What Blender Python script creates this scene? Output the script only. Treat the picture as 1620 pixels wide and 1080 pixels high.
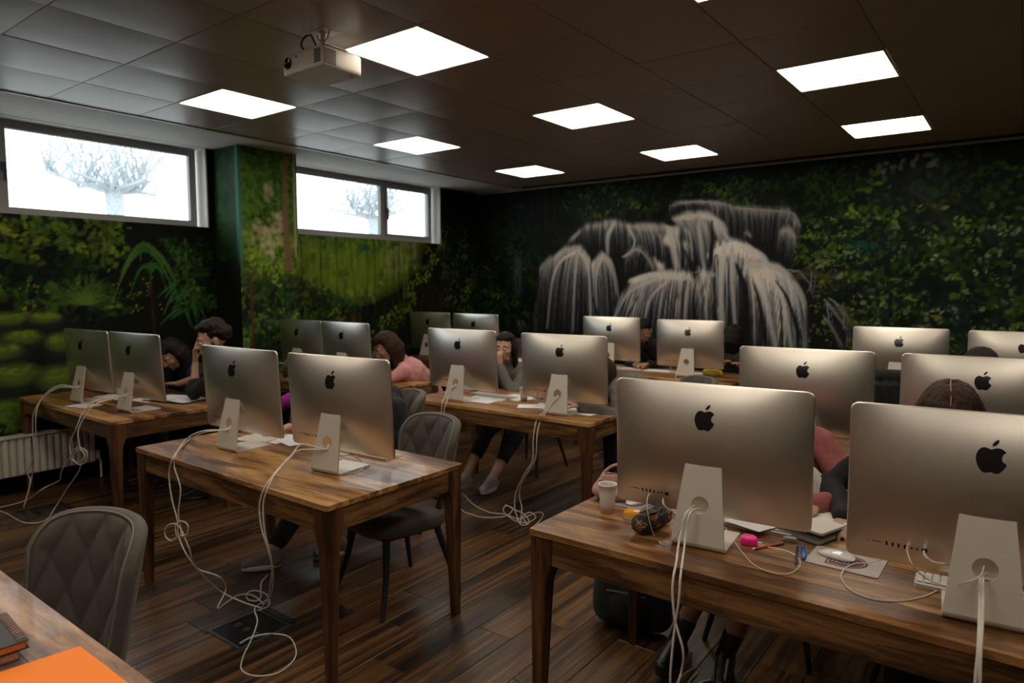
import bpy, bmesh, math, random
import numpy as np
from mathutils import Vector, Matrix, Euler, noise

SC = bpy.context.scene
for o in list(bpy.data.objects):
    bpy.data.objects.remove(o)
COL = SC.collection
R = math.radians
CEIL = 2.879          # ceiling height
TT = 0.749            # table-top height
XW, YB = -1.66, 4.63  # window wall and mural wall planes

# ------------------------------------------------------------ camera, light, exposure
cd = bpy.data.cameras.new('camera')
cam = bpy.data.objects.new('camera', cd); COL.objects.link(cam)
cam.location = (4.522, -2.761, 1.604)
cam.rotation_euler = Euler((R(90 - 4.73), R(0.0), R(37.097)), 'XYZ')
cd.sensor_width = 36.0; cd.lens = 23.816
cd.clip_start = 0.02; cd.clip_end = 200
cd.dof.use_dof = True; cd.dof.focus_distance = 2.35; cd.dof.aperture_fstop = 3.2
SC.camera = cam
SC.view_settings.view_transform = 'Standard'
SC.view_settings.look = 'None'
SC.view_settings.gamma = 1.0
SC.view_settings.use_curve_mapping = False
SC.view_settings.exposure = 0.0

w = bpy.data.worlds.new('overcast_sky'); SC.world = w; w.use_nodes = True
wb = w.node_tree.nodes['Background']
wb.inputs[0].default_value = (0.86, 0.94, 1.0, 1); wb.inputs[1].default_value = SKY = 3.6
PANEL_L = 10.6         # ceiling panel radiance
PANEL_C = (1.0, 0.88, 0.72)

# ------------------------------------------------------------ materials
MATS = {}
def newmat(name):
    m = bpy.data.materials.new(name); m.use_nodes = True
    return m, m.node_tree.nodes, m.node_tree.links, m.node_tree.nodes['Principled BSDF']
def noise_node(N, L, scale, detail=3, vec=None, dist=0.0, rough=.55):
    n = N.new('ShaderNodeTexNoise'); n.inputs['Scale'].default_value = scale
    n.inputs['Detail'].default_value = detail; n.inputs['Distortion'].default_value = dist
    n.inputs['Roughness'].default_value = rough
    if vec is not None: L.new(vec, n.inputs['Vector'])
    return n
def ramp(N, L, src, stops):
    r = N.new('ShaderNodeValToRGB'); cr = r.color_ramp
    while len(cr.elements) < len(stops): cr.elements.new(0.5)
    for e, (p, c) in zip(cr.elements, stops):
        e.position = p; e.color = (*c, 1)
    L.new(src, r.inputs[0]); return r
def mapping(N, L, scale=(1, 1, 1), rnd=True, rot=(0, 0, 0)):
    tc = N.new('ShaderNodeTexCoord'); mp = N.new('ShaderNodeMapping')
    mp.inputs['Scale'].default_value = scale; mp.inputs['Rotation'].default_value = rot
    if rnd:
        oi = N.new('ShaderNodeObjectInfo'); mu = N.new('ShaderNodeVectorMath'); mu.operation = 'MULTIPLY_ADD'
        cb = N.new('ShaderNodeCombineXYZ')
        for i in range(3): L.new(oi.outputs['Random'], cb.inputs[i])
        mu.inputs[1].default_value = (37.0, 91.0, 53.0)
        L.new(cb.outputs[0], mu.inputs[0]); L.new(tc.outputs['Object'], mu.inputs[2])
        L.new(mu.outputs[0], mp.inputs['Vector'])
    else: L.new(tc.outputs['Object'], mp.inputs['Vector'])
    return mp
def bump(N, L, b, h, strength=.2, dist=.01):
    bn = N.new('ShaderNodeBump'); bn.inputs['Strength'].default_value = strength; bn.inputs['Distance'].default_value = dist
    L.new(h, bn.inputs['Height']); L.new(bn.outputs[0], b.inputs['Normal'])
def simple(name, col, rough=.5, metal=0.0, var=.12, nscale=30, bmp=0.0, spec=.5, sheen=0.0, coat=0.0):
    """plain material with a little procedural mottling"""
    if name in MATS: return MATS[name]
    m, N, L, b = newmat(name)
    mp = mapping(N, L)
    n = noise_node(N, L, nscale, 4, mp.outputs[0])
    lo = tuple(max(0, c * (1 - var)) for c in col); hi = tuple(min(1, c * (1 + var)) for c in col)
    r = ramp(N, L, n.outputs['Fac'], [(.3, lo), (.7, hi)])
    L.new(r.outputs[0], b.inputs['Base Color'])
    b.inputs['Roughness'].default_value = rough; b.inputs['Metallic'].default_value = metal
    b.inputs['Specular IOR Level'].default_value = spec
    b.inputs['Sheen Weight'].default_value = sheen; b.inputs['Coat Weight'].default_value = coat
    if bmp: bump(N, L, b, n.outputs['Fac'], bmp, .004)
    MATS[name] = m; return m
def wood(name, stops, sc=(1, 1), rough=.4, axis='x', wavesc=1.0, coat=0.0, perobj=.5, spec=.5):
    m, N, L, b = newmat(name)
    la, lb = 0.9 * wavesc * sc[0], 9 * wavesc * sc[1]
    st = {'x': (la, lb, lb), 'y': (lb, la, lb), 'z': (lb, lb, la)}[axis]
    mp = mapping(N, L, st)
    n1 = noise_node(N, L, 1.0, 3, mp.outputs[0], 1.2)              # broad figure
    n2 = noise_node(N, L, 7.0, 5, mp.outputs[0], .6, .7)           # fine fibre
    mx = N.new('ShaderNodeMath'); mx.operation = 'MULTIPLY_ADD'; mx.inputs[1].default_value = .42
    sb = N.new('ShaderNodeMath'); sb.operation = 'MULTIPLY'; sb.inputs[1].default_value = .72
    L.new(n1.outputs['Fac'], sb.inputs[0]); L.new(n2.outputs['Fac'], mx.inputs[0]); L.new(sb.outputs[0], mx.inputs[2])
    oi = N.new('ShaderNodeObjectInfo')
    ad = N.new('ShaderNodeMath'); ad.operation = 'MULTIPLY_ADD'; ad.inputs[1].default_value = perobj * .3
    L.new(oi.outputs['Random'], ad.inputs[0]); L.new(mx.outputs[0], ad.inputs[2])
    sub = N.new('ShaderNodeMath'); sub.operation = 'SUBTRACT'; sub.inputs[1].default_value = perobj * .15
    L.new(ad.outputs[0], sub.inputs[0])
    r = ramp(N, L, sub.outputs[0], [(.44 + (q_ - .2) * .40, c_) for q_, c_ in stops])
    L.new(r.outputs[0], b.inputs['Base Color'])
    b.inputs['Roughness'].default_value = rough; b.inputs['Coat Weight'].default_value = coat
    b.inputs['Specular IOR Level'].default_value = spec
    bump(N, L, b, n2.outputs['Fac'], .12, .002)
    MATS[name] = m; return m
def emit(name, col, s):
    m, N, L, b = newmat(name)
    b.inputs['Base Color'].default_value = (.8, .8, .8, 1)
    b.inputs['Emission Color'].default_value = (*col, 1); b.inputs['Emission Strength'].default_value = s
    MATS[name] = m; return m
def painted(name, rough=.6, fine=.05):
    """mural paint: colour attribute of the wall plus fine brush relief"""
    m, N, L, b = newmat(name)
    a = N.new('ShaderNodeAttribute'); a.attribute_name = 'paint'
    mp = mapping(N, L, (1, 1, 1), False)
    n = noise_node(N, L, 55, 5, mp.outputs[0], .8)
    r = ramp(N, L, n.outputs['Fac'], [(.25, (1 - fine * 4,) * 3), (.75, (1 + fine,) * 3)])
    mx = N.new('ShaderNodeMix'); mx.data_type = 'RGBA'; mx.blend_type = 'MULTIPLY'; mx.inputs[0].default_value = 1
    L.new(a.outputs['Color'], mx.inputs[6]); L.new(r.outputs[0], mx.inputs[7])
    L.new(mx.outputs[2], b.inputs['Base Color'])
    b.inputs['Roughness'].default_value = rough; b.inputs['Specular IOR Level'].default_value = .10
    bump(N, L, b, n.outputs['Fac'], .08, .002)
    MATS[name] = m; return m

M_PLASTER = simple('plaster', (.52, .50, .47), .75, nscale=12, var=.05, bmp=.05)
M_DARKWALL = simple('dark_green_paint', (.012, .022, .010), .5, nscale=4, var=.6, spec=.25)
M_TILE = simple('metal_ceiling_tile', (.34, .275, .215), .33, nscale=6, var=.03, spec=.30)
M_GRIDBACK = simple('ceiling_backing', (.20, .17, .14), .6)
M_WFRAME = simple('window_frame_paint', (.26, .245, .235), .45, var=.04)
M_ALU = None
def mk_alu():
    m, N, L, b = newmat('brushed_aluminium')
    mp = mapping(N, L, (1, 1, 1))
    n = noise_node(N, L, 900, 2, mp.outputs[0])
    r = ramp(N, L, n.outputs['Fac'], [(.3, (.82, .765, .69)), (.7, (.87, .815, .74))])
    L.new(r.outputs[0], b.inputs['Base Color'])
    b.inputs['Metallic'].default_value = 1.0; b.inputs['Roughness'].default_value = .36
    return m
M_ALU = mk_alu()
M_STAND = simple('satin_aluminium_stand', (.62, .565, .49), .42, .30, .03, 400)
M_BLACKGLOSS = simple('black_gloss_plastic', (.008, .008, .009), .18, 0, .1)
M_SCREEN = simple('black_glass', (.01, .01, .012), .06, 0, .1)
M_BLACK = simple('matt_black_metal', (.012, .011, .011), .5)
M_PORT = simple('dark_socket', (.01, .01, .01), .6)
M_WHITEPL = simple('white_plastic', (.72, .71, .68), .3, var=.03)
M_CABLE = simple('white_cable_jacket', (.62, .58, .51), .45, var=.06)
M_PAPER = simple('white_paper', (.72, .71, .73), .7, var=.03)
M_VELVET = simple('taupe_velvet', (.070, .056, .044), .75, var=.12, nscale=60, bmp=.1, sheen=.10)
M_FABDARK = simple('black_cloth', (.012, .012, .014), .9, var=.3, nscale=40, bmp=.2, sheen=.05)
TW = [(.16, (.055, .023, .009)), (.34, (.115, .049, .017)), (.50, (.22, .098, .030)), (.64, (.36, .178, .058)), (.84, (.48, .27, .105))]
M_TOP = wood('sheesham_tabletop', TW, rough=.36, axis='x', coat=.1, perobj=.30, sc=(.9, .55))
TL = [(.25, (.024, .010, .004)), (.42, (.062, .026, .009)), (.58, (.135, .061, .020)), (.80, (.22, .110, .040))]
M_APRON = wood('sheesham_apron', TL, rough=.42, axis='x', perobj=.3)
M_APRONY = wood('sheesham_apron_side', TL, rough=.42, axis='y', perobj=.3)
M_LEG = wood('sheesham_leg', [(.25, (.028, .010, .004)), (.5, (.075, .028, .010)), (.8, (.14, .058, .022))], rough=.42, axis='z', perobj=.2)  # leg wood toned darker; deep shade around the legs is put into the colour
FL = [(.18, (.014, .009, .006)), (.36, (.030, .017, .010)), (.50, (.056, .029, .014)), (.66, (.105, .050, .019)), (.86, (.165, .082, .033))]
M_PLANK = wood('vinyl_floor_planks', FL, sc=(.75, 2.3), rough=.34, axis='y', perobj=.42, wavesc=1.0, spec=.4)
M_SUB = simple('subfloor', (.01, .008, .006), .9)

# ------------------------------------------------------------ mesh helpers
class MB:
    def __init__(s): s.v = []; s.f = []; s.m = []; s.sm = []
    def add(s, V, F, mi=0, smooth=False):
        o = len(s.v); s.v += [tuple(p) for p in V]
        s.f += [tuple(i + o for i in f) for f in F]; s.m += [mi] * len(F); s.sm += [smooth] * len(F); return s
    def box(s, c, d, rz=0, mi=0, M=None):
        x, y, z = d[0] / 2, d[1] / 2, d[2] / 2
        V = [Vector(p) for p in ((-x, -y, -z), (x, -y, -z), (x, y, -z), (-x, y, -z), (-x, -y, z), (x, -y, z), (x, y, z), (-x, y, z))]
        if rz: V = [Matrix.Rotation(rz, 3, 'Z') @ p for p in V]
        if M is not None: V = [M @ p for p in V]
        return s.add([p + Vector(c) for p in V], [(3, 2, 1, 0), (4, 5, 6, 7), (0, 1, 5, 4), (1, 2, 6, 5), (2, 3, 7, 6), (3, 0, 4, 7)], mi)
    def ring_loft(s, rings, closed=True, cap=True, mi=0, smooth=True):
        n = len(rings[0]); V = [p for r in rings for p in r]; F = []
        for i in range(len(rings) - 1):
            for j in range(n if closed else n - 1):
                k = (j + 1) % n
                F.append((i * n + j, i * n + k, (i + 1) * n + k, (i + 1) * n + j))
        s.add(V, F, mi, smooth)
        if cap:
            s.add(rings[0], [tuple(reversed(range(n)))], mi, False); s.add(rings[-1], [tuple(range(n))], mi, False)
        return s
    def tube(s, pts, r, n=8, mi=0, cap=True):
        P = [Vector(p) for p in pts]; rr = r if hasattr(r, '__len__') else [r] * len(P)
        up = Vector((0, 0, 1)); rings = []; pn = None
        for i, p in enumerate(P):
            t = (P[min(i + 1, len(P) - 1)] - P[max(i - 1, 0)])
            t = t.normalized() if t.length > 1e-9 else Vector((0, 0, 1))
            if pn is None:
                a = t.cross(up)
                if a.length < 1e-3: a = t.cross(Vector((1, 0, 0)))
                pn = a.normalized()
            else:
                pn = (pn - t * pn.dot(t))
                pn = pn.normalized() if pn.length > 1e-6 else t.orthogonal().normalized()
            b = t.cross(pn)
            rings.append([p + (pn * math.cos(2 * math.pi * k / n) + b * math.sin(2 * math.pi * k / n)) * rr[i] for k in range(n)])
        return s.ring_loft(rings, True, cap, mi)
    def lathe(s, prof, n=24, c=(0, 0, 0), mi=0, cap=True, smooth=True):
        return s.ring_loft([[(c[0] + r * math.cos(2 * math.pi * k / n), c[1] + r * math.sin(2 * math.pi * k / n), c[2] + z) for k in range(n)] for r, z in prof], True, cap, mi, smooth)
    def grid(s, f, nu, nv, mi=0, smooth=True, closeu=False):
        V = [f(i / (nu if closeu else nu - 1), j / (nv - 1)) for j in range(nv) for i in range(nu)]
        F = []
        for j in range(nv - 1):
            for i in range(nu if closeu else nu - 1):
                k = (i + 1) % nu
                F.append((j * nu + i, j * nu + k, (j + 1) * nu + k, (j + 1) * nu + i))
        return s.add(V, F, mi, smooth)
    def prism(s, poly, z0, z1, mi=0, smooth=False):
        n = len(poly)
        s.add([(x, y, z0) for x, y in poly], [tuple(reversed(range(n)))], mi)
        s.add([(x, y, z1) for x, y in poly], [tuple(range(n))], mi)
        V = [(x, y, z0) for x, y in poly] + [(x, y, z1) for x, y in poly]
        return s.add(V, [(i, (i + 1) % n, n + (i + 1) % n, n + i) for i in range(n)], mi, smooth)
    def xf(s, M):
        s.v = [tuple(M @ Vector(p)) for p in s.v]; return s
    def mesh(s, name):
        me = bpy.data.meshes.new(name); me.from_pydata(s.v, [], s.f)
        me.polygons.foreach_set('material_index', s.m); me.polygons.foreach_set('use_smooth', s.sm)
        me.update(); return me
    def build(s, name, mats, parent=None, bevel=0, weld=False, loc=None, rz=0):
        me = s.mesh(name)
        if bevel or weld:
            b = bmesh.new(); b.from_mesh(me)
            if weld: bmesh.ops.remove_doubles(b, verts=b.verts, dist=1e-5)
            if bevel:
                bmesh.ops.remove_doubles(b, verts=b.verts, dist=1e-6)
                es = [e for e in b.edges if len(e.link_faces) == 2 and e.calc_face_angle(0) > .6]
                bmesh.ops.bevel(b, geom=es, offset=bevel, segments=2, affect='EDGES', profile=.6)
            b.to_mesh(me); b.free()
        if not isinstance(mats, (list, tuple)): mats = [mats]
        for m in mats: me.materials.append(m)
        o = bpy.data.objects.new(name, me); COL.objects.link(o)
        if parent is not None: o.parent = parent
        if loc is not None: o.location = loc
        if rz: o.rotation_euler.z = rz
        return o
def tag(o, label=None, cat=None, group=None, kind=None):
    if label: o['label'] = label
    if cat: o['category'] = cat
    if group: o['group'] = group
    if kind: o['kind'] = kind
    return o
def thing(name, loc, label, cat, rz=0, group=None):
    o = bpy.data.objects.new(name, None); COL.objects.link(o); o.empty_display_size = .1
    o.location = loc; o.rotation_euler.z = rz
    return tag(o, label, cat, group)
KIDS = {}
def dup(root, loc, rz, label, group=None):
    """copy a thing with its parts and their sub-parts"""
    def kids(o):
        if o.name not in KIDS: KIDS[o.name] = list(o.children)
        return KIDS[o.name]
    r = root.copy(); COL.objects.link(r); r.location = loc; r.rotation_euler.z = rz
    r['label'] = label
    if group: r['group'] = group
    for ch in kids(root):
        c = ch.copy(); COL.objects.link(c); c.parent = r
        for g in kids(ch):
            d = g.copy(); COL.objects.link(d); d.parent = c
    return r
def catmull(P, n=8):
    P = [Vector(p) for p in P]
    if len(P) < 3: return P
    Q = [P[0] * 2 - P[1]] + P + [P[-1] * 2 - P[-2]]; out = []
    for i in range(1, len(Q) - 2):
        p0, p1, p2, p3 = Q[i - 1:i + 3]
        for k in range(n):
            t = k / n
            out.append(.5 * ((2 * p1) + (p2 - p0) * t + (2 * p0 - 5 * p1 + 4 * p2 - p3) * t * t + (3 * p1 - p0 - 3 * p2 + p3) * t ** 3))
    return out + [P[-1]]
def rrect(w, h, r, n=6, cx=0, cy=0):
    out = []
    for sx, sy, a0 in ((1, 1, 0), (-1, 1, 90), (-1, -1, 180), (1, -1, 270)):
        for k in range(n + 1):
            a = R(a0 + 90 * k / n)
            out.append((cx + sx * (w / 2 - r) + r * math.cos(a), cy + sy * (h / 2 - r) + r * math.sin(a)))
    return out

_SPH = {}
def sphere_tpl(n=12, m=7):
    if (n, m) not in _SPH:
        V = [(0, 0, -1)]
        for i in range(1, m):
            t = -math.pi / 2 + math.pi * i / m
            V += [(math.cos(t) * math.cos(2 * math.pi * k / n), math.cos(t) * math.sin(2 * math.pi * k / n), math.sin(t)) for k in range(n)]
        V.append((0, 0, 1)); F = []
        for k in range(n): F.append((0, 1 + (k + 1) % n, 1 + k))
        for i in range(m - 2):
            for k in range(n): F.append((1 + i * n + k, 1 + i * n + (k + 1) % n, 1 + (i + 1) * n + (k + 1) % n, 1 + (i + 1) * n + k))
        L = 1 + (m - 1) * n
        for k in range(n): F.append((L, 1 + (m - 2) * n + k, 1 + (m - 2) * n + (k + 1) % n))
        _SPH[(n, m)] = (np.array(V), F)
    return _SPH[(n, m)]
def capsule(acc, p0, p1, r0, r1, n=12):
    """closed tapered capsule"""
    p0, p1 = Vector(p0), Vector(p1); d = p1 - p0
    if d.length < 1e-6: d = Vector((0, 0, 1e-6))
    q = d.normalized(); a = q.orthogonal().normalized(); b = q.cross(a)
    T, F = sphere_tpl(n, 8); top = T[:, 2] > 1e-6
    B = np.array([a, b, q]); R_ = np.where(top, r1, r0)[:, None]; C_ = np.where(top[:, None], np.array(p1), np.array(p0))
    mid = np.abs(T[:, 2]) < 1e-6
    V = (T @ B) * R_ + C_
    acc.append((V, F))
def ellipsoid(acc, c, r, M=None, n=12):
    T, F = sphere_tpl(n, 8); V = T * np.array(r)
    if M is not None: V = V @ np.array(M).T
    acc.append((V + np.array(c), F))
def acc_mesh(acc, name):
    vs, fs, o = [], [], 0
    for V, F in acc:
        vs.append(V); fs += [tuple(i + o for i in f) for f in F]; o += len(V)
    me = bpy.data.meshes.new(name); me.from_pydata(np.concatenate(vs).tolist(), [], fs); return me
def organic(name, prims, mat, parent=None, voxel=.008, smooth=3, ratio=0.5, disp=None):
    """one continuous skin around tapered limbs: prims ('c',p0,p1,r0,r1) / ('e',c,(rx,ry,rz),M)"""
    acc = []
    for p in prims:
        if p[0] == 'c': capsule(acc, *p[1:])
        else: ellipsoid(acc, *p[1:])
    me = acc_mesh(acc, 'tmp')
    t = bpy.data.objects.new('tmp', me); COL.objects.link(t)
    a = t.modifiers.new('r', 'REMESH'); a.mode = 'VOXEL'; a.voxel_size = voxel; a.use_smooth_shade = True
    s = t.modifiers.new('s', 'SMOOTH'); s.factor = .5; s.iterations = smooth
    if ratio < 1:
        d = t.modifiers.new('d', 'DECIMATE'); d.ratio = ratio
    dg = bpy.context.evaluated_depsgraph_get()
    ev = t.evaluated_get(dg); nm = bpy.data.meshes.new_from_object(ev)
    bpy.data.objects.remove(t); bpy.data.meshes.remove(me)
    nm.name = name; n = len(nm.vertices)
    if disp:
        co = np.empty(n * 3, np.float32); no = np.empty(n * 3, np.float32)
        nm.vertices.foreach_get('co', co); nm.vertex_normals.foreach_get('vector', no)
        co = co.reshape(-1, 3); no = no.reshape(-1, 3)
        h = np.array([disp(c) for c in co.tolist()], np.float32)
        nm.vertices.foreach_set('co', (co + no * h[:, None]).ravel())
    nm.polygons.foreach_set('use_smooth', [True] * len(nm.polygons))
    nm.materials.clear(); nm.materials.append(mat)
    o = bpy.data.objects.new(name, nm); COL.objects.link(o)
    if parent is not None: o.parent = parent
    return o
def folds(amp=.006, sc=14):
    def f(c):
        x, y, z = c[0] * sc, c[1] * sc, c[2] * sc
        a = 1 - 2.4 * abs(noise.noise((x * .7 + z * .35, y * .7, z * .45 + x * .3)))          # long creases
        return amp * (a * .9 + .5 * noise.noise((x * 1.6 + 3, y * 1.6 + 1, z * 1.6 + 7)))
    return f
# ============================================================ STRUCTURE
random.seed(7)
def struct(o, label=None): return tag(o, label, None, None, 'structure')
Y0, Y1, X1 = -4.6, YB, 6.3     # room extents (the part behind the camera is plain)

# ---- floor: sub-floor slab and planks laid towards the mural wall
sub = MB().box(((XW + X1) / 2, (Y0 + Y1) / 2, -.06), (X1 - XW + .3, Y1 - Y0 + .3, .1)).build('floor', M_SUB); struct(sub, 'dark brown plank floor')
PW, PL = .191, 1.28
plank_me = {}
rows = int((5.45 - XW) / PW) + 1
inv = 0; rest = MB()
for i in range(rows):
    x0 = XW + i * PW; off = random.random() * PL
    y = -2.75 - off
    while y < YB:
        ya, yb = max(y, -3.3), min(y + PL, YB); y += PL
        if yb - ya < .03 or yb < -2.4: continue
        if x0 > 4.9 and yb < -.6: continue
        L = round(yb - ya, 3); wv = min(PW, X1 - x0) - .0016
        key = L
        if key not in plank_me:
            b = MB(); hx, hy, e = wv / 2, (L - .0016) / 2, .0022
            V = [(-hx, -hy, -.008), (hx, -hy, -.008), (hx, hy, -.008), (-hx, hy, -.008), (-hx, -hy, -e), (hx, -hy, -e), (hx, hy, -e), (-hx, hy, -e),
                 (-hx + e, -hy + e, 0), (hx - e, -hy + e, 0), (hx - e, hy - e, 0), (-hx + e, hy - e, 0)]
            b.add(V, [(0, 1, 5, 4), (1, 2, 6, 5), (2, 3, 7, 6), (3, 0, 4, 7), (4, 5, 9, 8), (5, 6, 10, 9), (6, 7, 11, 10), (7, 4, 8, 11), (8, 9, 10, 11)])
            me = b.mesh('floor_plank'); me.materials.append(M_PLANK); plank_me[key] = me
        o = bpy.data.objects.new('floor_plank', plank_me[key]); COL.objects.link(o); o.parent = sub
        o.location = (x0 + PW / 2, (ya + yb) / 2, random.uniform(-.0002, .0002)); inv += 1
print('planks', inv)
# remaining floor behind the camera and far right
rb = MB()
rb.box(((5.45 + X1) / 2 + .04, 0, -.004), (X1 - 5.45, Y1 - Y0, .008)); rb.box((1.9, -3.95, -.004), (7.1, 1.3, .008))
tag(rb.build('plank_area', M_PLANK, sub), kind='stuff')

# ---- ceiling: metal tiles 0.593 m, lights in some bays
TS = .5927; ORG = 0.0
LIGHTS = [(i, j) for i in range(0, 4) for j in range(-2, 3)]
lightset = {(3 * i, 3 * j) for i, j in LIGHTS}
ceil = MB().box(((XW + X1) / 2, (Y0 + Y1) / 2, CEIL + .10), (X1 - XW + .3, Y1 - Y0 + .3, .1)).build('ceiling', M_GRIDBACK); struct(ceil, 'dim ceiling of square metal tiles')
tmesh = {}
def tile_mesh(wx, wy):
    k = (round(wx, 3), round(wy, 3))
    if k not in tmesh:
        hx, hy = wx / 2 - .0005, wy / 2 - .0005; e = .0045; b = MB()
        sag = .0016
        V = [(-hx, -hy, .02), (hx, -hy, .02), (hx, hy, .02), (-hx, hy, .02), (-hx, -hy, e), (hx, -hy, e), (hx, hy, e), (-hx, hy, e),
             (-hx + e, -hy + e, 0), (hx - e, -hy + e, 0), (hx - e, hy - e, 0), (-hx + e, hy - e, 0), (0, 0, -sag)]
        b.add(V, [(0, 4, 5, 1), (1, 5, 6, 2), (2, 6, 7, 3), (3, 7, 4, 0), (4, 8, 9, 5), (5, 9, 10, 6), (6, 10, 11, 7), (7, 11, 8, 4)])
        # gently pillowed face
        n = 7
        def f(u, v): 
            x = (-hx + e) + (2 * hx - 2 * e) * u; y = (-hy + e) + (2 * hy - 2 * e) * (1 - v)
            return (x, y, -.0045 * (1 - (2 * u - 1) ** 4) * (1 - (2 * v - 1) ** 4))
        b.grid(f, n, n)
        me = b.mesh('ceiling_tile'); me.materials.append(M_TILE); tmesh[k] = me
    return tmesh[k]
nt = 0
for i in range(-1, 11):
    for j in range(-6, 8):
        if (i, j) in lightset: continue
        xa, xb = (i - .5) * TS, min((i + .5) * TS, X1); ya, yb = (j - .5) * TS, min((j + .5) * TS, YB)
        if yb - ya < .02 or xb - xa < .02: continue
        o = bpy.data.objects.new('ceiling_tile', tile_mesh(xb - xa, yb - ya)); COL.objects.link(o); o.parent = ceil
        o.location = ((xa + xb) / 2, (ya + yb) / 2, CEIL + random.uniform(-.001, .0008)); nt += 1
        o.rotation_euler = (random.uniform(-.0025, .0025), random.uniform(-.0025, .0025), 0)
print('tiles', nt)
b = MB().box(((XW - 1.5 * TS) / 2 - .0, (Y0 + Y1) / 2, CEIL + .026), (-1.5 * TS - XW - .004, Y1 - Y0, .05))
b.box(((XW + X1) / 2, Y0 + .4, CEIL + .03), (X1 - XW, .9, .05))
struct(b.build('trim_1', M_PLASTER), 'plain plaster strip between the ceiling tiles and the window wall')
# the shadow-gap angle along the walls
b = MB().box(((X1 + XW) / 2, YB - .012, CEIL - .010), (X1 - XW, .024, .018)).build('trim_2', M_TILE); struct(b)
b = MB().box((-1.5 * TS, (Y0 + Y1) / 2, CEIL - .004), (.022, Y1 - Y0, .010)).build('trim_3', M_TILE); struct(b)

# ---- ceiling light panels
M_DIFF = emit('light_diffuser', PANEL_C, PANEL_L)
M_LFRAME = simple('white_light_frame', (.55, .53, .5), .4)
lw = {(0, 0): 'leftmost panel, nearest the first window', (0, 1): 'panel in front of the second window', (0, 2): 'small far panel nearest the back corner',
      (1, 0): 'largest panel beside the projector', (1, 1): 'middle panel right of the ceiling centre', (1, 2): 'far panel above the waterfall painting',
      (2, 1): 'large panel at the right, above the nearest computers', (2, 2): 'far right panel above the leafy painting', (2, 0): 'panel cut off by the top edge'}
for i, j in LIGHTS:
    t = thing('ceiling_light', (3 * i * TS, 3 * j * TS, CEIL), 'square lit ceiling panel, ' + lw.get((i, j), 'out of view behind the camera'), 'ceiling light', group='square LED ceiling panels')
    b = MB(); o_, i_ = .294, .2803
    for k in range(4):
        b.box((0, 0, 0), (.6, .1, .1)) if False else None
    for sx in (-1, 1):
        b.box((sx * (o_ + i_) / 2, 0, .006), (o_ - i_, 2 * o_, .016)); b.box((0, sx * (o_ + i_) / 2, .006), (2 * i_, o_ - i_, .016))
    b.build('light_frame', M_LFRAME, t)
    MB().prism(rrect(2 * i_, 2 * i_, .012, 3), .003, .010).build('diffuser', M_DIFF, t)

# ---- walls that carry no mural
struct(MB().box((X1 + .1, (Y0 + Y1) / 2, CEIL / 2), (.2, Y1 - Y0 + .4, CEIL + .3)).build('wall_right', M_DARKWALL))
struct(MB().box(((XW + X1) / 2, Y0 - .1, CEIL / 2), (X1 - XW + .4, .2, CEIL + .3)).build('wall_rear', simple('brown_rear_wall', (.16, .13, .10), .7)))
struct(MB().box((XW - .15, (Y0 - 2.6) / 2, CEIL / 2), (.3, -2.6 - Y0, CEIL + .3)).build('wall_left_near', M_DARKWALL))

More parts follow.
